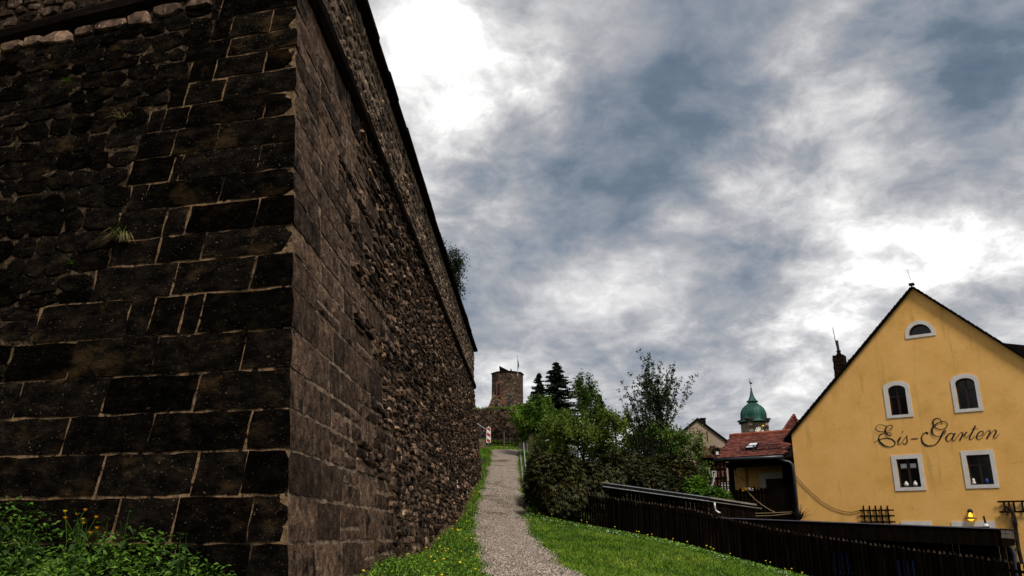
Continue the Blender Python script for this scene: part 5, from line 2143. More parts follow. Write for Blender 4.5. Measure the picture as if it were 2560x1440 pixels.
for (px, py) in ((1785, 1185), (1769, 1178)):
    c = at(px, py, ry_)
    wf_ = MB().box(c + Vector((0, -.02, 0)), (.11, .03, .15)).build('window', M['white_paint'], rh)
    MB().box(c + Vector((0, -.045, 0)), (.08, .015, .12)).build('pane', M['glass'], wf_)
# timber framing squares
for i in range(7):
    x_ = a_.x + (b_.x - a_.x) * (i + .5) / 7
    MB().box(Vector((x_, ry_ - .02, zt_ / 2 - .2)), (.035, .02, zt_ / 2 + .1)).build('timber', M['dark_wood'], rh)
for i in range(6):
    MB().box(Vector(((a_.x + b_.x) / 2, ry_ - .022, zt_ - .3 - i * .45)), ((b_.x - a_.x) / 2, .02, .035)).build('timber', M['dark_wood'], rh)
# tall red roof peak behind the wing
py_ = 40.0
pk = thing('red_roof_house', 'steep red tiled roof peak rising behind the porch wing', 'house', at(1975, 1200, py_))
tri = [at(1948, 1092, py_), at(2010, 1092, py_), at(1984, 1040, py_)]
pr = MB().prism([at(1945, 1092, py_) - Vector((0, 0, 4.6)), at(2006, 1092, py_) - Vector((0, 0, 4.6)), at(2006, 1092, py_), at(1984, 1042, py_), at(1945, 1092, py_)], Vector((1.5, 2.6, 0)))
pko = pr.build('gable', M['roof_dark'], pk)
tl_ = MB()
for r_ in range(9):
    f_ = r_ / 9
    a, b = tri[0] + (tri[2] - tri[0]) * f_, tri[1] + (tri[2] - tri[1]) * f_
    n_ = max(1, int((b - a).length / .16))
    for i in range(n_):
        c = a + (b - a) * ((i + .5) / n_) + Vector((0, -.05, .05))
        tl_.box(c, ((b - a).length / n_ / 2 - .004, .02, .075), r=random.random())
tag(tl_.build('roof_tiles', M['tile'], pko), kind='stuff')
for (a, b) in ((tri[0], tri[2]), (tri[1], tri[2])):
    for i in range(8):
        c = a + (b - a) * ((i + .5) / 8) + Vector((0, -.05, .07))
        d = (b - a).normalized()
        MB().bar(c - d * .09, c + d * .09, .12, .08, r=random.random()).build('verge_tile', M['ridge_tile'], pko)
# leaning pole, ladder-like trellis and the post at the wing's left end
lp = MB().tube([at(1775, 1248, 28.5), at(1787, 1182, 28.5)], .035, 6)
lp.tube([at(1776, 1222, 28.5), at(1786, 1200, 28.5)], .03, 5)
tag(lp.build('leaning_pole', M['steel']), 'pale pole leaning in front of the brick house', 'pole')
w_ = thing('white_trellis', 'open white backed wooden trellis beside the porch post', 'trellis', at(1812, 1250, 28.2))
bk0, bk1 = at(1804, 1244, 28.4), at(1823, 1205, 28.4)
MB().box((bk0 + bk1) / 2, ((bk1.x - bk0.x) / 2, .01, (bk1.z - bk0.z) / 2)).build('backing', M['white_paint'], w_)
for f_ in (0, .33, .66, 1):
    x_ = bk0.x + (bk1.x - bk0.x) * f_
    MB().box(Vector((x_, bk0.y - .03, (bk0.z + bk1.z) / 2)), (.018, .012, (bk1.z - bk0.z) / 2 + .05)).build('slat', M['dark_wood'], w_)
for f_ in (.05, .38, .7, 1):
    z_ = bk0.z + (bk1.z - bk0.z) * f_
    MB().box(Vector(((bk0.x + bk1.x) / 2, bk0.y - .055, z_)), ((bk1.x - bk0.x) / 2 + .05, .012, .018)).build('slat', M['dark_wood'], w_)

# ------------------------------------------------------------------ vegetation helpers
def unit(v):
    return v / (np.linalg.norm(v, axis=-1, keepdims=True) + 1e-9)


def leaf_cards(C, D, Nn, ln, wd, fold=.25):
    """diamond leaves: centre C, long axis D, normal N (all n x 3); two triangles folded along the midrib"""
    n = len(C)
    D = unit(D)
    S = unit(np.cross(D, Nn))
    Up = np.cross(S, D)
    ln = np.broadcast_to(np.asarray(ln, float), (n,))[:, None]
    wd = np.broadcast_to(np.asarray(wd, float), (n,))[:, None]
    v0 = C - D * ln * .5
    v1 = C + S * wd * .5 + Up * wd * fold - D * ln * .08
    v2 = C + D * ln * .5 - Up * ln * .10
    v3 = C - S * wd * .5 + Up * wd * fold - D * ln * .08
    V = np.stack([v0, v1, v2, v3], 1).reshape(-1, 3)
    i = np.arange(n)[:, None] * 4
    T = np.concatenate([i + [0, 1, 2], i + [0, 2, 3]], 1).reshape(-1, 3)
    return V, T


def cards_obj(name, C, D, Nn, ln, wd, mtl, parent=None, rnd=None, fold=.25):
    V, T = leaf_cards(C, D, Nn, ln, wd, fold)
    r = RNG.random(len(C)) if rnd is None else rnd
    return np_obj(name, V, T, mtl, parent, rnd=np.repeat(r, 4))


def rand_dirs(n, rng=RNG):
    v = rng.normal(size=(n, 3))
    return unit(v)


def tubes_np(segs, sides=5):
    """segs: list of (p0, p1, r0, r1)"""
    P0 = np.array([s[0] for s in segs], float)
    P1 = np.array([s[1] for s in segs], float)
    r0 = np.array([s[2] for s in segs])[:, None]
    r1 = np.array([s[3] for s in segs])[:, None]
    d = unit(P1 - P0)
    ref = np.where(np.abs(d[:, 2:3]) > .9, np.array([[1., 0, 0]]), np.array([[0, 0, 1.]]))
    X = unit(np.cross(d, ref))
    Yv = np.cross(d, X)
    rings = []
    for (P, r) in ((P0, r0), (P1, r1)):
        for j in range(sides):
            a = 2 * math.pi * j / sides
            rings.append(P + (X * math.cos(a) + Yv * math.sin(a)) * r)
    V = np.stack(rings, 1).reshape(-1, 3)
    n = len(segs)
    base = np.arange(n)[:, None] * (2 * sides)
    Q = []
    for j in range(sides):
        k = (j + 1) % sides
        Q.append(base + [j, k, sides + k, sides + j])
    return V, np.concatenate(Q, 0)


def grow_tree(rng, base, height, spread, levels=3, nchild=(7, 6, 4), lean=(0, 0, 0), trunk_r=.12, first=.25, upright=.5, ratio=.55, wig=.18,
              droop=0.0):
    """returns branch segments and twig points (position, direction)"""
    segs, tips = [], []

    def branch(p, d, L, r, lev):
        nst = 6 if lev == 0 else 4
        pts = [p]
        dirs = [d]
        for i in range(nst):
            d = unit(d + rng.normal(size=3) * wig * (.5 if lev == 0 else 1) + np.array([0, 0, upright * .12 - droop * .15 * lev]))
            p = p + d * L / nst
            pts.append(p)
            dirs.append(d)
        for i in range(nst):
            f0, f1 = i / nst, (i + 1) / nst
            segs.append((pts[i], pts[i + 1], r * (1 - .75 * f0), r * (1 - .75 * f1)))
        if lev >= levels - 1:
            for i in range(1, nst + 1):
                tips.append((pts[i], dirs[i]))
            return
        n = nchild[lev]
        for k in range(n):
            f = first + (1 - first) * (k + rng.random()) / n if lev == 0 else .2 + .8 * (k + rng.random()) / n
            i = min(int(f * nst), nst - 1)
            q = pts[i] + (pts[i + 1] - pts[i]) * (f * nst - i)
            a = rng.random() * 6.28 if lev else k * 2.4 + rng.random() * .8
            dd = dirs[i]
            ref = np.array([0, 0, 1.]) if abs(dd[2]) < .9 else np.array([1., 0, 0])
            X = unit(np.cross(dd, ref))
            Yv = np.cross(dd, X)
            side = X * math.cos(a) + Yv * math.sin(a)
            el = spread * (.8 + .4 * rng.random())
            nd = unit(dd * math.cos(el) + side * math.sin(el) + np.array([0, 0, upright * .35]))
            LL = L * ratio * (1.15 - .65 * f if lev == 0 else .9) * (.75 + .5 * rng.random())
            branch(q, nd, LL, r * (1 - .7 * f) * .55, lev + 1)
        tips.append((pts[-1], dirs[-1]))

    d0 = unit(np.array([lean[0], lean[1], 1.0]))
    branch(np.array(base, float), d0, height, trunk_r, 0)
    return segs, tips


def tree(name, label, base, height, leaf, nleaf, lsize, seed, jitter=.16, cat='tree', group=None, keep=None, **kw):
    rng = np.random.default_rng(seed)
    o = thing(name, label, cat, base, group)
    segs, tips = grow_tree(rng, base, height, kw.pop('spread', .9), **kw)
    zt = max(t[0][2] for t in tips) - base[2]
    k_ = height / zt
    B_ = np.array(base, float)
    segs = [(B_ + (a - B_) * k_, B_ + (b_ - B_) * k_, r0, r1) for a, b_, r0, r1 in segs]
    tips = [(B_ + (p - B_) * k_, d) for p, d in tips]
    big = [s for s in segs if s[2] > .012]
    V, Q = tubes_np(big, 6)
    np_obj('trunk', V, Q, M['bark'], o, smooth=True)
    small = [s for s in segs if s[2] <= .012]
    P = np.array([t[0] for t in tips])
    D = np.array([t[1] for t in tips])
    if keep is not None:
        k = keep(P)
        P, D = P[k], D[k]
    ix = rng.integers(0, len(P), nleaf)
    C = P[ix] + rng.normal(size=(nleaf, 3)) * jitter - D[ix] * rng.random((nleaf, 1)) * jitter
    dd = unit(D[ix] * .5 + rng.normal(size=(nleaf, 3)) * .7 + np.array([0, 0, -.25]))
    nn = unit(rng.normal(size=(nleaf, 3)) * .6 + np.array([0, 0, 1.0]))
    # clumps lighter and darker
    cl = rng.random(len(P))
    r = np.clip(cl[ix] * .6 + rng.random(nleaf) * .4, 0, 1)
    cr = cards_obj('crown', C, dd, nn, lsize * (.7 + .6 * rng.random(nleaf)), lsize * .62, leaf, o, rnd=r)
    if small:
        V, Q = tubes_np(small, 3)
        tag(np_obj('twigs', V, Q, M['bark'], o), kind='stuff')
    return o


def spruce(name, label, base, height, radius, seed, group=None):
    rng = np.random.default_rng(seed)
    o = thing(name, label, 'tree', base, group)
    b = np.array(base, float)
    V, Q = tubes_np([(b, b + [0, 0, height * .5], .11, .07), (b + [0, 0, height * .5], b + [0, 0, height], .07, .01)], 6)
    np_obj('trunk', V, Q, M['bark'], o)
    C, D, Nn, Ls, R = [], [], [], [], []
    z = .12
    while z < 1:
        nb = int(6 + 3 * rng.random())
        rad = radius * (1 - z) ** .85 + .05
        for k in range(nb):
            a = rng.random() * 6.28
            rr_ = rad * (.45 + .75 * rng.random())
            d = np.array([math.cos(a), math.sin(a), -.18 - .25 * (1 - z) + .25 * rng.random()])
            n_ = max(3, int(rr_ / .07))
            cl = rng.random()
            for i in range(n_):
                f = (i + 1) / n_
                p = b + [0, 0, height * z] + d * rr_ * f + np.array([0, 0, .10 * rr_ * f * f])
                for s in (-1, 1):
                    side = np.array([-math.sin(a), math.cos(a), 0]) * s
                    dd = d * .8 + side * (.7) + rng.normal(size=3) * .2 + np.array([0, 0, -.25])
                    C.append(p + side * .05 * (1 - f))
                    D.append(dd)
                    Nn.append([0, 0, 1] + rng.normal(size=3) * .3)
                    Ls.append(.34 * (1.2 - .5 * f))
                    R.append(cl * .6 + rng.random() * .4)
        z += .020
    Ls = np.array(Ls)
    cards_obj('crown', np.array(C), np.array(D), np.array(Nn), Ls, Ls * .5, M['needle'], o, rnd=np.array(R))
    return o


def shrub(name, label, centre, rad, seed, mtl, n=5000, size=.16, droop=.5, group=None, core=.80, cat='shrub'):
    """dense evergreen shrub of drooping flat sprays round a dark core coloured as its inner shade"""
    rng = np.random.default_rng(seed)
    c = np.array(centre, float)
    zg = gz(c[0], c[1])
    o = thing(name, label, cat, (c[0], c[1], zg), group)
    rad = np.array(rad, float)
    # lumpy shell
    lob = rand_dirs(11, rng)
    amp = .10 + .18 * rng.random(11)

    def shell(d):
        s = 1.0 + np.zeros(len(d))
        for l, a in zip(lob, amp):
            s += a * np.exp(-(1 - d @ l) * 9) - .03
        return s
    # core, near-black in place of the shade inside the shrub
    bm = bmesh.new()
    bmesh.ops.create_icosphere(bm, subdivisions=3, radius=1)
    V = np.array([v.co[:] for v in bm.verts])
    T = np.array([[v.index for v in f.verts] for f in bm.faces])
    bm.free()
    vd = unit(V)
    V = c + vd * rad * (shell(vd) * core + rng.normal(size=len(V)) * .03)[:, None]
    V[:, 2] = np.maximum(V[:, 2], zg - .1)
    np_obj('shade_core', V, T, M['hedge_core'], o)
    d = rand_dirs(n, rng)
    d = d[d[:, 2] > -.75]
    n = len(d)
    dep = .78 + .30 * rng.random(n)
    C = c + d * rad * (shell(d) * dep)[:, None]
    out = unit(d * rad * np.array([1, 1, .6]))
    D = unit(out * .9 + np.array([0, 0, -droop]) + rng.normal(size=(n, 3)) * .30)
    Nn = unit(np.array([0, 0, 1.0]) + out * .5 + rng.normal(size=(n, 3)) * .35)
    # each spray is three narrow leaflets
    sid = unit(np.cross(D, Nn))
    Cs, Ds, Ns, Rs = [], [], [], []
    base_r = np.clip(.25 + .75 * rng.random(n) ** 1.5, 0, 1)
    for s in (-1, 0, 1):
        Cs.append(C + sid * s * size * .22 + D * size * (.1 if s == 0 else -.05))
        Ds.append(D + sid * s * .5)
        Ns.append(Nn)
        Rs.append(base_r)
    k = C[:, 2] > zg - .05
    k3 = np.concatenate([k] * 3)
    Cs, Ds, Ns, Rs = [np.concatenate(q)[k3] for q in (Cs, Ds, Ns, Rs)]
    L_ = size * (.7 + .7 * rng.random(len(Cs)))
    cards_obj('foliage', Cs, Ds, Ns, L_, L_ * .30, mtl, o, rnd=Rs)
    return o


def gpt(px, py, Y):
    p = at(px, py, Y)
    return (p.x, p.y, gz(p.x, p.y))


# ------------------------------------------------------------------ trees and shrubs
b = gpt(1340, 1130, 43.2)
top = at(1345, 992, 43.2).z
tree('maple_tree', 'broad leafy tree with layered bright green boughs over the picket gate', b, (top - b[2]), M['leaf_maple'], 15000, .13, 11,
     spread=1.25, levels=3, nchild=(13, 7, 4), trunk_r=.15, first=.56, upright=.14, ratio=.60, jitter=.11, lean=(.05, -.05))
spruce('spruce_tree', 'tall dark spruce behind the broad leafy tree', tuple(gpt(1393, 1040, 56)[:2]) + (at(1393, 1130, 56).z,), at(1393, 904, 56).z - at(1393, 1130, 56).z, 3.0, 21)
spruce('spruce_tree', 'smaller narrow spruce beside the tall dark spruce', tuple(gpt(1348, 1040, 58)[:2]) + (at(1348, 1110, 58).z,), at(1348, 932, 58).z - at(1348, 1110, 58).z, 1.6, 22)
spruce('spruce_tree', 'thin dark spruce top between the two loose garden trees', tuple(gpt(1499, 1040, 52)[:2]) + (at(1499, 1160, 52).z,), at(1499, 985, 52).z - at(1499, 1160, 52).z, 1.2, 23)
b = gpt(1455, 1150, 38.5)
tree('birch_tree', 'light green garden tree with upright airy boughs in front of the thin spruce top', b, at(1470, 935, 38.5).z - b[2], M['leaf_mid'], 7000, .11, 12,
     spread=.62, levels=3, nchild=(12, 6, 4), trunk_r=.10, first=.22, upright=.55, ratio=.46, jitter=.10, lean=(.06, 0))
b = gpt(1608, 1150, 33.5)
tree('cherry_tree', 'tall loose tree with upright sparse boughs against the clouds', b, at(1592, 880, 33.5).z - b[2], M['leaf_dark'], 5200, .10, 13,
     spread=.40, levels=3, nchild=(17, 7, 3), trunk_r=.11, first=.12, upright=.75, ratio=.60, jitter=.05, wig=.12, lean=(-.02, 0))
b2 = gpt(1632, 1150, 33.9)
tree('cherry_tree', 'slim leaning tree with sparse boughs beside the tall loose tree', b2, at(1672, 926, 33.9).z - b2[2], M['leaf_dark'], 2600, .105, 14,
     spread=.42, levels=3, nchild=(12, 6, 3), trunk_r=.085, first=.2, upright=.55, ratio=.52, jitter=.05, wig=.14, lean=(.24, 0))
b = gpt(1722, 1240, 31.5)
tree('plum_tree', 'small dark green tree with drooping boughs in front of the beige house', b, at(1722, 1052, 31.5).z - b[2], M['leaf_mid'], 6500, .11, 15,
     spread=1.05, levels=3, nchild=(12, 6, 4), trunk_r=.09, first=.3, upright=.12, ratio=.40, jitter=.10)
b = gpt(1540, 1150, 37)
tree('elder_tree', 'bushy yellow green tree filling the gap behind the hedge', b, at(1540, 1012, 37).z - b[2], M['leaf_light'], 9000, .12, 16,
     spread=.95, levels=3, nchild=(12, 7, 4), trunk_r=.09, first=.12, upright=.25, ratio=.55, jitter=.14)
b = gpt(1410, 1110, 39)
tree('lilac_bush', 'yellow green bushy tree below the light green garden tree', b, at(1425, 1022, 39).z - b[2], M['leaf_light'], 9000, .11, 17,
     spread=1.0, levels=3, nchild=(12, 7, 4), trunk_r=.09, first=.10, upright=.2, ratio=.58, jitter=.14)
b = gpt(1660, 1160, 36)
tree('hazel_tree', 'leafy green bush tree behind the leaning slim tree', b, at(1660, 1045, 36).z - b[2], M['leaf_mid'], 8500, .12, 18,
     spread=1.0, levels=3, nchild=(12, 7, 4), trunk_r=.09, first=.10, upright=.2, ratio=.55, jitter=.14)
# tree behind the far end of the bastion
tb3 = at(1068, 800, 56)
tb3.z -= 6
tree('linden_tree', 'dark leafy tree peeping over the coping of the bastion', tuple(tb3), at(1120, 618, 56).z - tb3.z, M['leaf_dark'], 24000, .16, 19,
     spread=.95, levels=3, nchild=(24, 8, 5), trunk_r=.2, first=.5, upright=.15, ratio=.40, jitter=.22, lean=(.06, 0))
# small yellow-green shrub in front of the brick house
shrub('garden_shrub', 'fresh yellow green shrub between the shed roof and the brick house', tuple(at(1742, 1222, 28.6)), (.55, .5, .55), 31, M['clover'], 900, .10, .1, core=.7)
shrub('garden_shrub', 'fresh green shrub below the leaning pole', tuple(at(1795, 1242, 28.4)), (.5, .4, .4), 32, M['clover'], 700, .10, .1, core=.7)
# hedge
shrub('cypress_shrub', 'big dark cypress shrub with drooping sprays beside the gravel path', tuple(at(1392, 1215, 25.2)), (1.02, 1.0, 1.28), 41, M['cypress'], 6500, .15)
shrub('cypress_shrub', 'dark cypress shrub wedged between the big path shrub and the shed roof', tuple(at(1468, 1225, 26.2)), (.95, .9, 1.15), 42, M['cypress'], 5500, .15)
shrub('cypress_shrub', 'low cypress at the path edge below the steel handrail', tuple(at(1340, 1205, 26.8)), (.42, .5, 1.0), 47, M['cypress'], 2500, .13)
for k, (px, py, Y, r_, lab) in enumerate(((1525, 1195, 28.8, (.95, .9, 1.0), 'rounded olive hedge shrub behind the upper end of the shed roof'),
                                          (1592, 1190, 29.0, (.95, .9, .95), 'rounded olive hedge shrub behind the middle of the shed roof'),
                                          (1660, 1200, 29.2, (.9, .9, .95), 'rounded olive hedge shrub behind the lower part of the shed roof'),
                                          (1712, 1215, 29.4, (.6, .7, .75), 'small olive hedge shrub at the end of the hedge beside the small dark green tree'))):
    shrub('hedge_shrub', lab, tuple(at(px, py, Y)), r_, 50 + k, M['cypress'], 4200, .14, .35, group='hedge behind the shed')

# ------------------------------------------------------------------ grass and ground plants
def blades(name, X, Y, h0, h1, w, mtl, parent=None, bend=.5, zoff=0.0):
    n = len(X)
    Z = ground_np(X, Y) + zoff - .02
    h = h0 + (h1 - h0) * RNG.random(n)
    a = RNG.random(n) * 6.283
    S = np.c_[np.cos(a), np.sin(a), np.zeros(n)] * (w / 2)
    ln = rand_dirs(n) * bend
    ln[:, 2] = 0
    P = np.c_[X, Y, Z]
    mid = P + np.c_[np.zeros((n, 2)), h * .55] + ln * (h * .28)[:, None]
    tip = P + np.c_[np.zeros((n, 2)), h * (1 - .25 * bend)] + ln * h[:, None]
    V = np.stack([P - S, P + S, mid + S * .75, mid - S * .75, tip], 1).reshape(-1, 3)
    i = np.arange(n)[:, None] * 5
    T = np.concatenate([i + [0, 1, 2], i + [0, 2, 3], i + [3, 2, 4]], 1).reshape(-1, 3)
    return np_obj(name, V, T, mtl, parent, rnd=np.repeat(RNG.random(n), 5))


def wall_x(y):
    # x of the foot of the right wall face
    z = np.interp(y, [p.y for p in base_pts], [p.z for p in base_pts])
    q = C0.x + SH.x * (z - C0.z) + (y - (C0.y + SH.y * (z - C0.z))) * dR.x / dR.y
    return q


def sample(n, x0, x1, y0, y1, test):
    X = RNG.uniform(x0, x1, n)
    Y = y0 + (y1 - y0) * RNG.random(n) ** 1.25
    k = test(X, Y)
    return X[k], Y[k]


def pl_(Y):
    return np.interp(Y, pathY, pathL) + .05 * np.sin(Y * 2.3)


def pr_(Y):
    return np.interp(Y, pathY, pathR) + .05 * np.sin(Y * 1.9 + 2)


def fence_side(X, Y):
    # positive in front of the picket fence
    return -((X - FA.x) * fn.x + (Y - FA.y) * fn.y)


def left_verge(X, Y):
    return (X < pl_(Y) + .03) & (X > wall_x(Y) - .05) & (Y > corner(1).y - .2)


def lawn(X, Y):
    return (X > pr_(Y) - .03) & (fence_side(X, Y) > -.35)


def left_bank(X, Y):
    # in front of the left wall face
    q = (X - cb.x) * nL.x + (Y - cb.y) * nL.y
    return (q > .02) & (q < 3.2) & (X < cb.x + .25)


# verge between wall and path
X, Y = sample(60000, -3, 0.6, 7, GATE_Y + 1, left_verge)
tag(blades('verge_grass', X, Y, .06, .17, .016, M['grass'], bend=.7), 'short green grass on the verge between bastion and gravel path', 'grass', kind='stuff')
X, Y = sample(26000, -3, .6, 7, 40, left_verge)
C = np.c_[X, Y, ground_np(X, Y) + .03 + .09 * RNG.random(len(X))]
tag(cards_obj('verge_leaves', C, rand_dirs(len(X)) * [1, 1, .4], rand_dirs(len(X)) * .5 + [0, 0, 1], .055, .03, M['clover']), 'broad leaved herbs in the verge grass below the bastion', 'herbs', kind='stuff')
# dry grass at the foot of the wall
Y = RNG.uniform(12, 30, 1500)
X = wall_x(Y) + np.abs(RNG.normal(size=1500)) * .05
tag(blades('dry_grass', X, Y, .08, .26, .012, M['grass_dry'], bend=.5), 'dry yellow grass along the foot of the bastion', 'grass', kind='stuff')
# lawn
X, Y = sample(230000, 0, 9.5, 11.5, 27, lawn)
tag(blades('lawn_grass', X, Y, .05, .13, .014, M['grass'], bend=.7), 'mown green lawn between gravel path and picket fence', 'grass', kind='stuff')
X, Y = sample(150000, 0, 9.5, 12, 27, lambda X, Y: lawn(X, Y) & (fence_side(X, Y) < 2.3))
k = RNG.random(len(X)) < np.clip(1.3 - fence_side(X, Y) / 2.0, 0, 1)
X, Y = X[k], Y[k]
C = np.c_[X, Y, ground_np(X, Y) + .03 + .16 * RNG.random(len(X))]
tag(cards_obj('lawn_herbs', C, rand_dirs(len(X)) * [1, 1, .5], rand_dirs(len(X)) * .5 + [0, 0, 1], .06, .036, M['clover']), 'leafy ground cover along the picket fence', 'ground cover', kind='stuff')
X, Y = sample(2600, 0, 9.5, 12, 27, lambda X, Y: lawn(X, Y) & (fence_side(X, Y) < 3.0))  # white cards stand in for glints on the leaves
C = np.c_[X, Y, ground_np(X, Y) + .08 + .10 * RNG.random(len(X))]
tag(cards_obj('glint_flecks', C, rand_dirs(len(X)) * [1, 1, .3], rand_dirs(len(X)) * .3 + [0, -.4, 1], .022, .022, M['white_flower']), 'tiny white flecks painted as leaf glints in the lawn by the picket fence', 'flowers', kind='stuff')
# rough grass up the slope, right of the path
X, Y = sample(60000, 0, 9, 22, GATE_Y + 2, lambda X, Y: (X > pr_(Y) - .03) & (fence_side(X, Y) <= -.3))
tag(blades('slope_grass', X, Y, .08, .22, .02, M['grass'], bend=.6), 'rough grass on the slope beside the upper path', 'grass', kind='stuff')
X, Y = sample(60000, -9, 5, GATE_Y - 5, GATE_Y + 12, lambda X, Y: ((X < pl_(Y)) & (Y > 37)) | (Y > GATE_Y + 2.2))
tag(blades('bank_grass', X, Y, .10, .30, .03, M['grass'], bend=.6), 'grass bank behind the striped sign', 'grass', kind='stuff')
# straggling grass that creeps onto the path
Y = RNG.uniform(12.5, 44, 5200)
sd_ = RNG.random(5200) < .5
e_ = np.abs(RNG.normal(size=5200)) * .09
X = np.where(sd_, pl_(Y) + e_, pr_(Y) - e_)
tag(blades('edge_grass', X, Y, .03, .10, .012, M['grass'], bend=.8, zoff=.03), 'straggling grass along both edges of the gravel path', 'grass', kind='stuff')
# loose stones of the path, the largest of them
n = 15000
Y = 12.5 + 26 * RNG.random(n) ** 1.5
f = RNG.random(n)
X = pl_(Y) + (pr_(Y) - pl_(Y)) * f
Z = ground_np(X, Y) + .037
s = .008 + .016 * RNG.random(n) ** 2
ang = RNG.random(n) * 6.28
tet = []
for k in range(5):
    a = ang + k * 1.2566
    tet.append(np.c_[X + np.cos(a) * s, Y + np.sin(a) * s, Z - .006])
tet.append(np.c_[X, Y, Z + s * .8])
V = np.stack(tet, 1).reshape(-1, 3)
i = np.arange(n)[:, None] * 6
T = np.concatenate([i + [k, (k + 1) % 5, 5] for k in range(5)], 1).reshape(-1, 3)
tag(np_obj('gravel', V, T, mat('pebble', [(.16, .128, .100), (.36, .295, .24)], scale=6, rough=.9, rnd=.9), rnd=np.repeat(RNG.random(n), 6)), 'loose stones lying on the gravel path', 'gravel', kind='stuff')

# left bank: grass, herbs
X, Y = sample(45000, -10, -1.5, 3.4, 10, left_bank)
tag(blades('bank_grass', X, Y, .10, .32, .010, M['grass'], bend=.6), 'long grass on the bank below the dark wall face', 'grass', kind='stuff')
X, Y = sample(150000, -10, -1.5, 3.4, 10, left_bank)
q = (X - cb.x) * nL.x + (Y - cb.y) * nL.y
along = (X - cb.x) * dL.x + (Y - cb.y) * dL.y
hgt_ = np.clip(.26 + .10 * np.sin(along * 2.1 + 1) + .06 * np.sin(along * 5.3) + .36 * np.exp(-q * 1.2) + .05 * along, .1, .95) * np.clip((along - .1) / 1.0, .12, 1)
C = np.c_[X, Y, ground_np(X, Y) + hgt_ * RNG.random(len(X)) ** .6]
k = RNG.random(len(X)) < .75
tag(cards_obj('bank_herbs', C[k], (rand_dirs(len(X)) * [1, 1, .45] + [0, -.2, 0])[k], (rand_dirs(len(X)) * .55 + [0, -.3, 1])[k], .04 + .03 * RNG.random(k.sum()), .026, M['weed']),
    'low leafy weeds covering the bank below the dark wall face', 'weeds', kind='stuff')

# nettles: each plant with its stem and its leaves
def leaf_mesh(L_=.10, w=.045):
    V = [(0, 0, 0), (.28 * L_, w / 2, .008), (.62 * L_, w * .40, .0), (L_, 0, -.022), (.62 * L_, -w * .40, .0), (.28 * L_, -w / 2, .008), (.45 * L_, 0, -.006)]
    Fc = [(0, 1, 6), (1, 2, 6), (2, 3, 6), (3, 4, 6), (4, 5, 6), (5, 0, 6)]
    me = bpy.data.meshes.new('leaf')
    me.from_pydata(V, [], Fc)
    me.materials.append(M['nettle'])
    a = me.attributes.new('rnd', 'FLOAT', 'POINT')
    a.data.foreach_set('value', [.6] * 7)
    return me


LM = [leaf_mesh(.12, .055), leaf_mesh(.095, .05), leaf_mesh(.07, .036)]
spots = []
rn2 = random.Random(3)
for i in range(30):
    al = rn2.uniform(.55, 2.6) if i < 21 else rn2.uniform(2.6, 6.2)
    qd = rn2.uniform(.06, .75)
    spots.append((al, qd))
spots.sort()
for i, (al, qd) in enumerate(spots):
    p = Vector((cb.x, cb.y, 0)) + dL * al + nL * qd
    p.z = gz(p.x, p.y)
    H_ = rn2.uniform(.50, .78) * (1.1 if 1.1 < al < 2.2 else .95)
    o = thing('nettle_plant', 'upright leafy nettle growing in the patch at the foot of the dark wall face', 'plant', p, 'nettles at the foot of the dark wall')
    ln = Vector((rn2.uniform(-.1, .1), rn2.uniform(-.2, .02), 0))
    tip = p + ln * H_ + Vector((0, 0, H_))
    MB().tube([p, p + (tip - p) * .5 + ln * -.03, tip], [.006, .005, .003], 5).build('stem', M['nettle'], o)
    nl = 6
    for k in range(nl):
        f_ = .28 + .70 * k / (nl - 1)
        for s_ in (0, math.pi):
            a = k * math.pi / 2 + s_ + rn2.uniform(-.3, .3)
            lo_ = bpy.data.objects.new('leaf', LM[0 if f_ < .6 else (1 if f_ < .85 else 2)])
            COL.objects.link(lo_)
            lo_.parent = o
            lo_.location = (tip - p) * f_
            lo_.rotation_euler = (rn2.uniform(-.3, .3), rn2.uniform(.1, .5) - .7 * (f_ > .9), a)
            s2 = rn2.uniform(.8, 1.2)
            lo_.scale = (s2, s2, s2)

# buttercups on tall stems
def buttercup(al, qd, H_, lab, seed, n_heads=4):
    r3 = random.Random(seed)
    p = Vector((cb.x, cb.y, 0)) + dL * al + nL * qd
    p.z = gz(p.x, p.y)
    o = thing('buttercup_plant', lab, 'flower', p, 'tall buttercups at the foot of the dark wall')
    st = MB()
    fork = p + Vector((r3.uniform(-.06, .06), 0, H_ * .62))
    st.tube([p, p + (fork - p) * .5 + Vector((.01, 0, 0)), fork], [.005, .004, .003], 4)
    ends = []
    for k in range(n_heads):
        e = fork + Vector((r3.uniform(-.16, .16), r3.uniform(-.05, .05), H_ * r3.uniform(.18, .42)))
        st.tube([fork, (fork + e) / 2 + Vector((0, 0, .02)), e], [.003, .0025, .002], 4)
        ends.append(e)
    st.build('stem', M['weed'], o)
    for e in ends:
        MB().lathe([(.003, -.008), (.013, .0), (.019, .012), (.012, .013), (.003, .010)], e, 8, r=r3.random()).build('flower_head', M['orange'] if r3.random() < .5 else M['yellow'], o)


buttercup(1.75, .35, .74, 'tall buttercup with several heads standing above the nettles', 1, 6)
buttercup(2.05, .30, .80, 'tall buttercup with drooping head against the dark stone', 2, 3)
buttercup(2.9, .5, .46, 'low buttercup beside the broad weeds on the bank', 3, 3)
buttercup(3.4, .9, .42, 'low buttercup among the weeds far along the dark wall face', 4, 3)
buttercup(3.7, .5, .45, 'buttercup at the edge of the weeds below the round stones', 5, 3)
buttercup(1.2, 1.1, .30, 'short buttercup in the grass in front of the nettles', 6, 2)

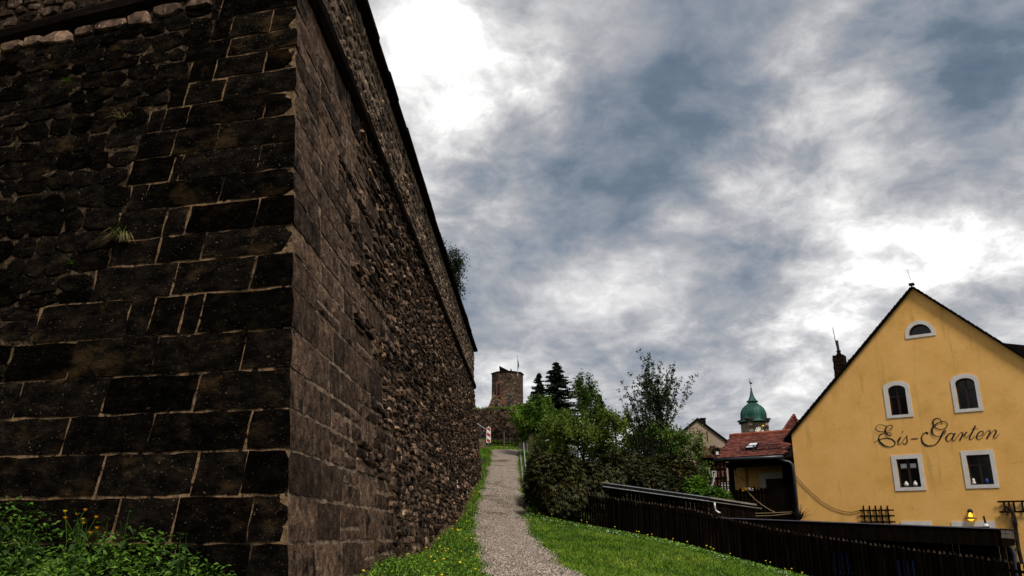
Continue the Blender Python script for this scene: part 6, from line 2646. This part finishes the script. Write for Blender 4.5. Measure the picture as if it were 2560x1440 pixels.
# dandelions
def dandelion_mesh():
    q = MB().lathe([(.004, -.006), (.014, -.004), (.021, .004), (.018, .012), (.008, .017)], (0, 0, 0), 9)
    me = bpy.data.meshes.new('dandelion_flower')
    me.from_pydata([tuple(v) for v in q.v], [], q.f)
    me.materials.append(M['yellow'])
    a = me.attributes.new('rnd', 'FLOAT', 'POINT')
    a.data.foreach_set('value', [.5] * len(q.v))
    q = MB().tube([(0, 0, -.16), (.008, 0, -.08), (0, 0, -.004)], .003, 4)
    m2 = bpy.data.meshes.new('stem')
    m2.from_pydata([tuple(v) for v in q.v], [], q.f)
    m2.materials.append(M['clover'])
    a = m2.attributes.new('rnd', 'FLOAT', 'POINT')
    a.data.foreach_set('value', [.5] * len(q.v))
    return me, m2


DM, DS = dandelion_mesh()


def dandelions(X, Y, label, group, h=(.10, .19), sc0=1.0):
    for x, y in zip(X, Y):
        z = gz(x, y) + random.uniform(*h)
        o = thing('dandelion', label, 'flower', (x, y, z), group)
        for me, nm in ((DM, 'flower_head'), (DS, 'stem')):
            c = bpy.data.objects.new(nm, me)
            COL.objects.link(c)
            c.parent = o
        o.rotation_euler = (random.uniform(-.2, .5), random.uniform(-.3, .3), random.uniform(0, 6))
        s_ = random.uniform(.7, 1.1) * sc0
        o.scale = (s_, s_, 1)


X, Y = sample(900, -2.2, .2, 8.5, 36, lambda X, Y: (X < pl_(Y) - .0) & (X > wall_x(Y) + .02) & (RNG.random(len(X)) < .55))
dandelions(X[:62], Y[:62], 'yellow dandelion in the verge between bastion and gravel path', 'dandelions on the verge')
X, Y = sample(900, 0, 9.5, 14, 26, lambda X, Y: lawn(X, Y) & (fence_side(X, Y) < 1.9) & (fence_side(X, Y) > .1) & (RNG.random(len(X)) < .4))
dandelions(X[:48], Y[:48], 'yellow dandelion in the ground cover along the picket fence', 'dandelions along the fence', (.16, .30))
al = np.array([2.6, 3.0, 3.2, 3.5, 2.2, 1.9, 1.6, 3.9, 2.4, 4.1])
qd = RNG.uniform(.5, 1.4, 10)
dandelions(cb.x + dL.x * al + nL.x * qd, cb.y + dL.y * al + nL.y * qd, 'yellow dandelion among the weeds below the dark wall face', 'dandelions on the bank', (.22, .36), .9)

# tufts growing out of the joints of the dark wall face
def wall_tuft(px, py, n_, L_, mtl, label, up=.2, seed=0):
    r3 = random.Random(seed)
    h = hit(px, py, C0, nLb)
    V, Fc = [], []
    q = MB()
    for i in range(n_):
        a = r3.uniform(-1.2, 1.2)
        d = (dL * math.sin(a) * r3.uniform(.6, 1.2) + nL * r3.uniform(.2, .7) + Vector((0, 0, r3.uniform(-.2, .6) * up))).normalized()
        l_ = L_ * r3.uniform(.4, 1.0)
        p0 = h + dL * r3.uniform(-.03, .03)
        p1 = p0 + d * l_ * .5 + Vector((0, 0, up * l_ * .4))
        p2 = p0 + d * l_ * .9 - Vector((0, 0, (.55 - up) * l_))
        sw_ = d.cross(Vector((0, 0, 1))).normalized() * .004
        q.add([p0 - sw_, p0 + sw_, p1 + sw_ * .8, p1 - sw_ * .8, p2], [(0, 1, 2, 3), (3, 2, 4)], r3.random())
    tag(q.build('wall_tuft', mtl), label, 'grass')


wall_tuft(305, 600, 70, .42, M['grass_dry'], 'dry straw coloured grass tuft drooping from the dark wall face', .15, 1)
wall_tuft(306, 600, 26, .2, M['grass'], 'green grass tuft growing above the dry tuft in the dark wall face', .9, 2)
wall_tuft(305, 300, 22, .30, M['grass_dry'], 'thin dry grass tuft high in the dark wall face', .3, 3)
wall_tuft(170, 205, 12, .14, M['clover'], 'tiny green plant high in the rubble of the dark wall face', .6, 4)
wall_tuft(180, 662, 14, .16, M['weed'], 'small green plant in a joint between round stones', .6, 5)
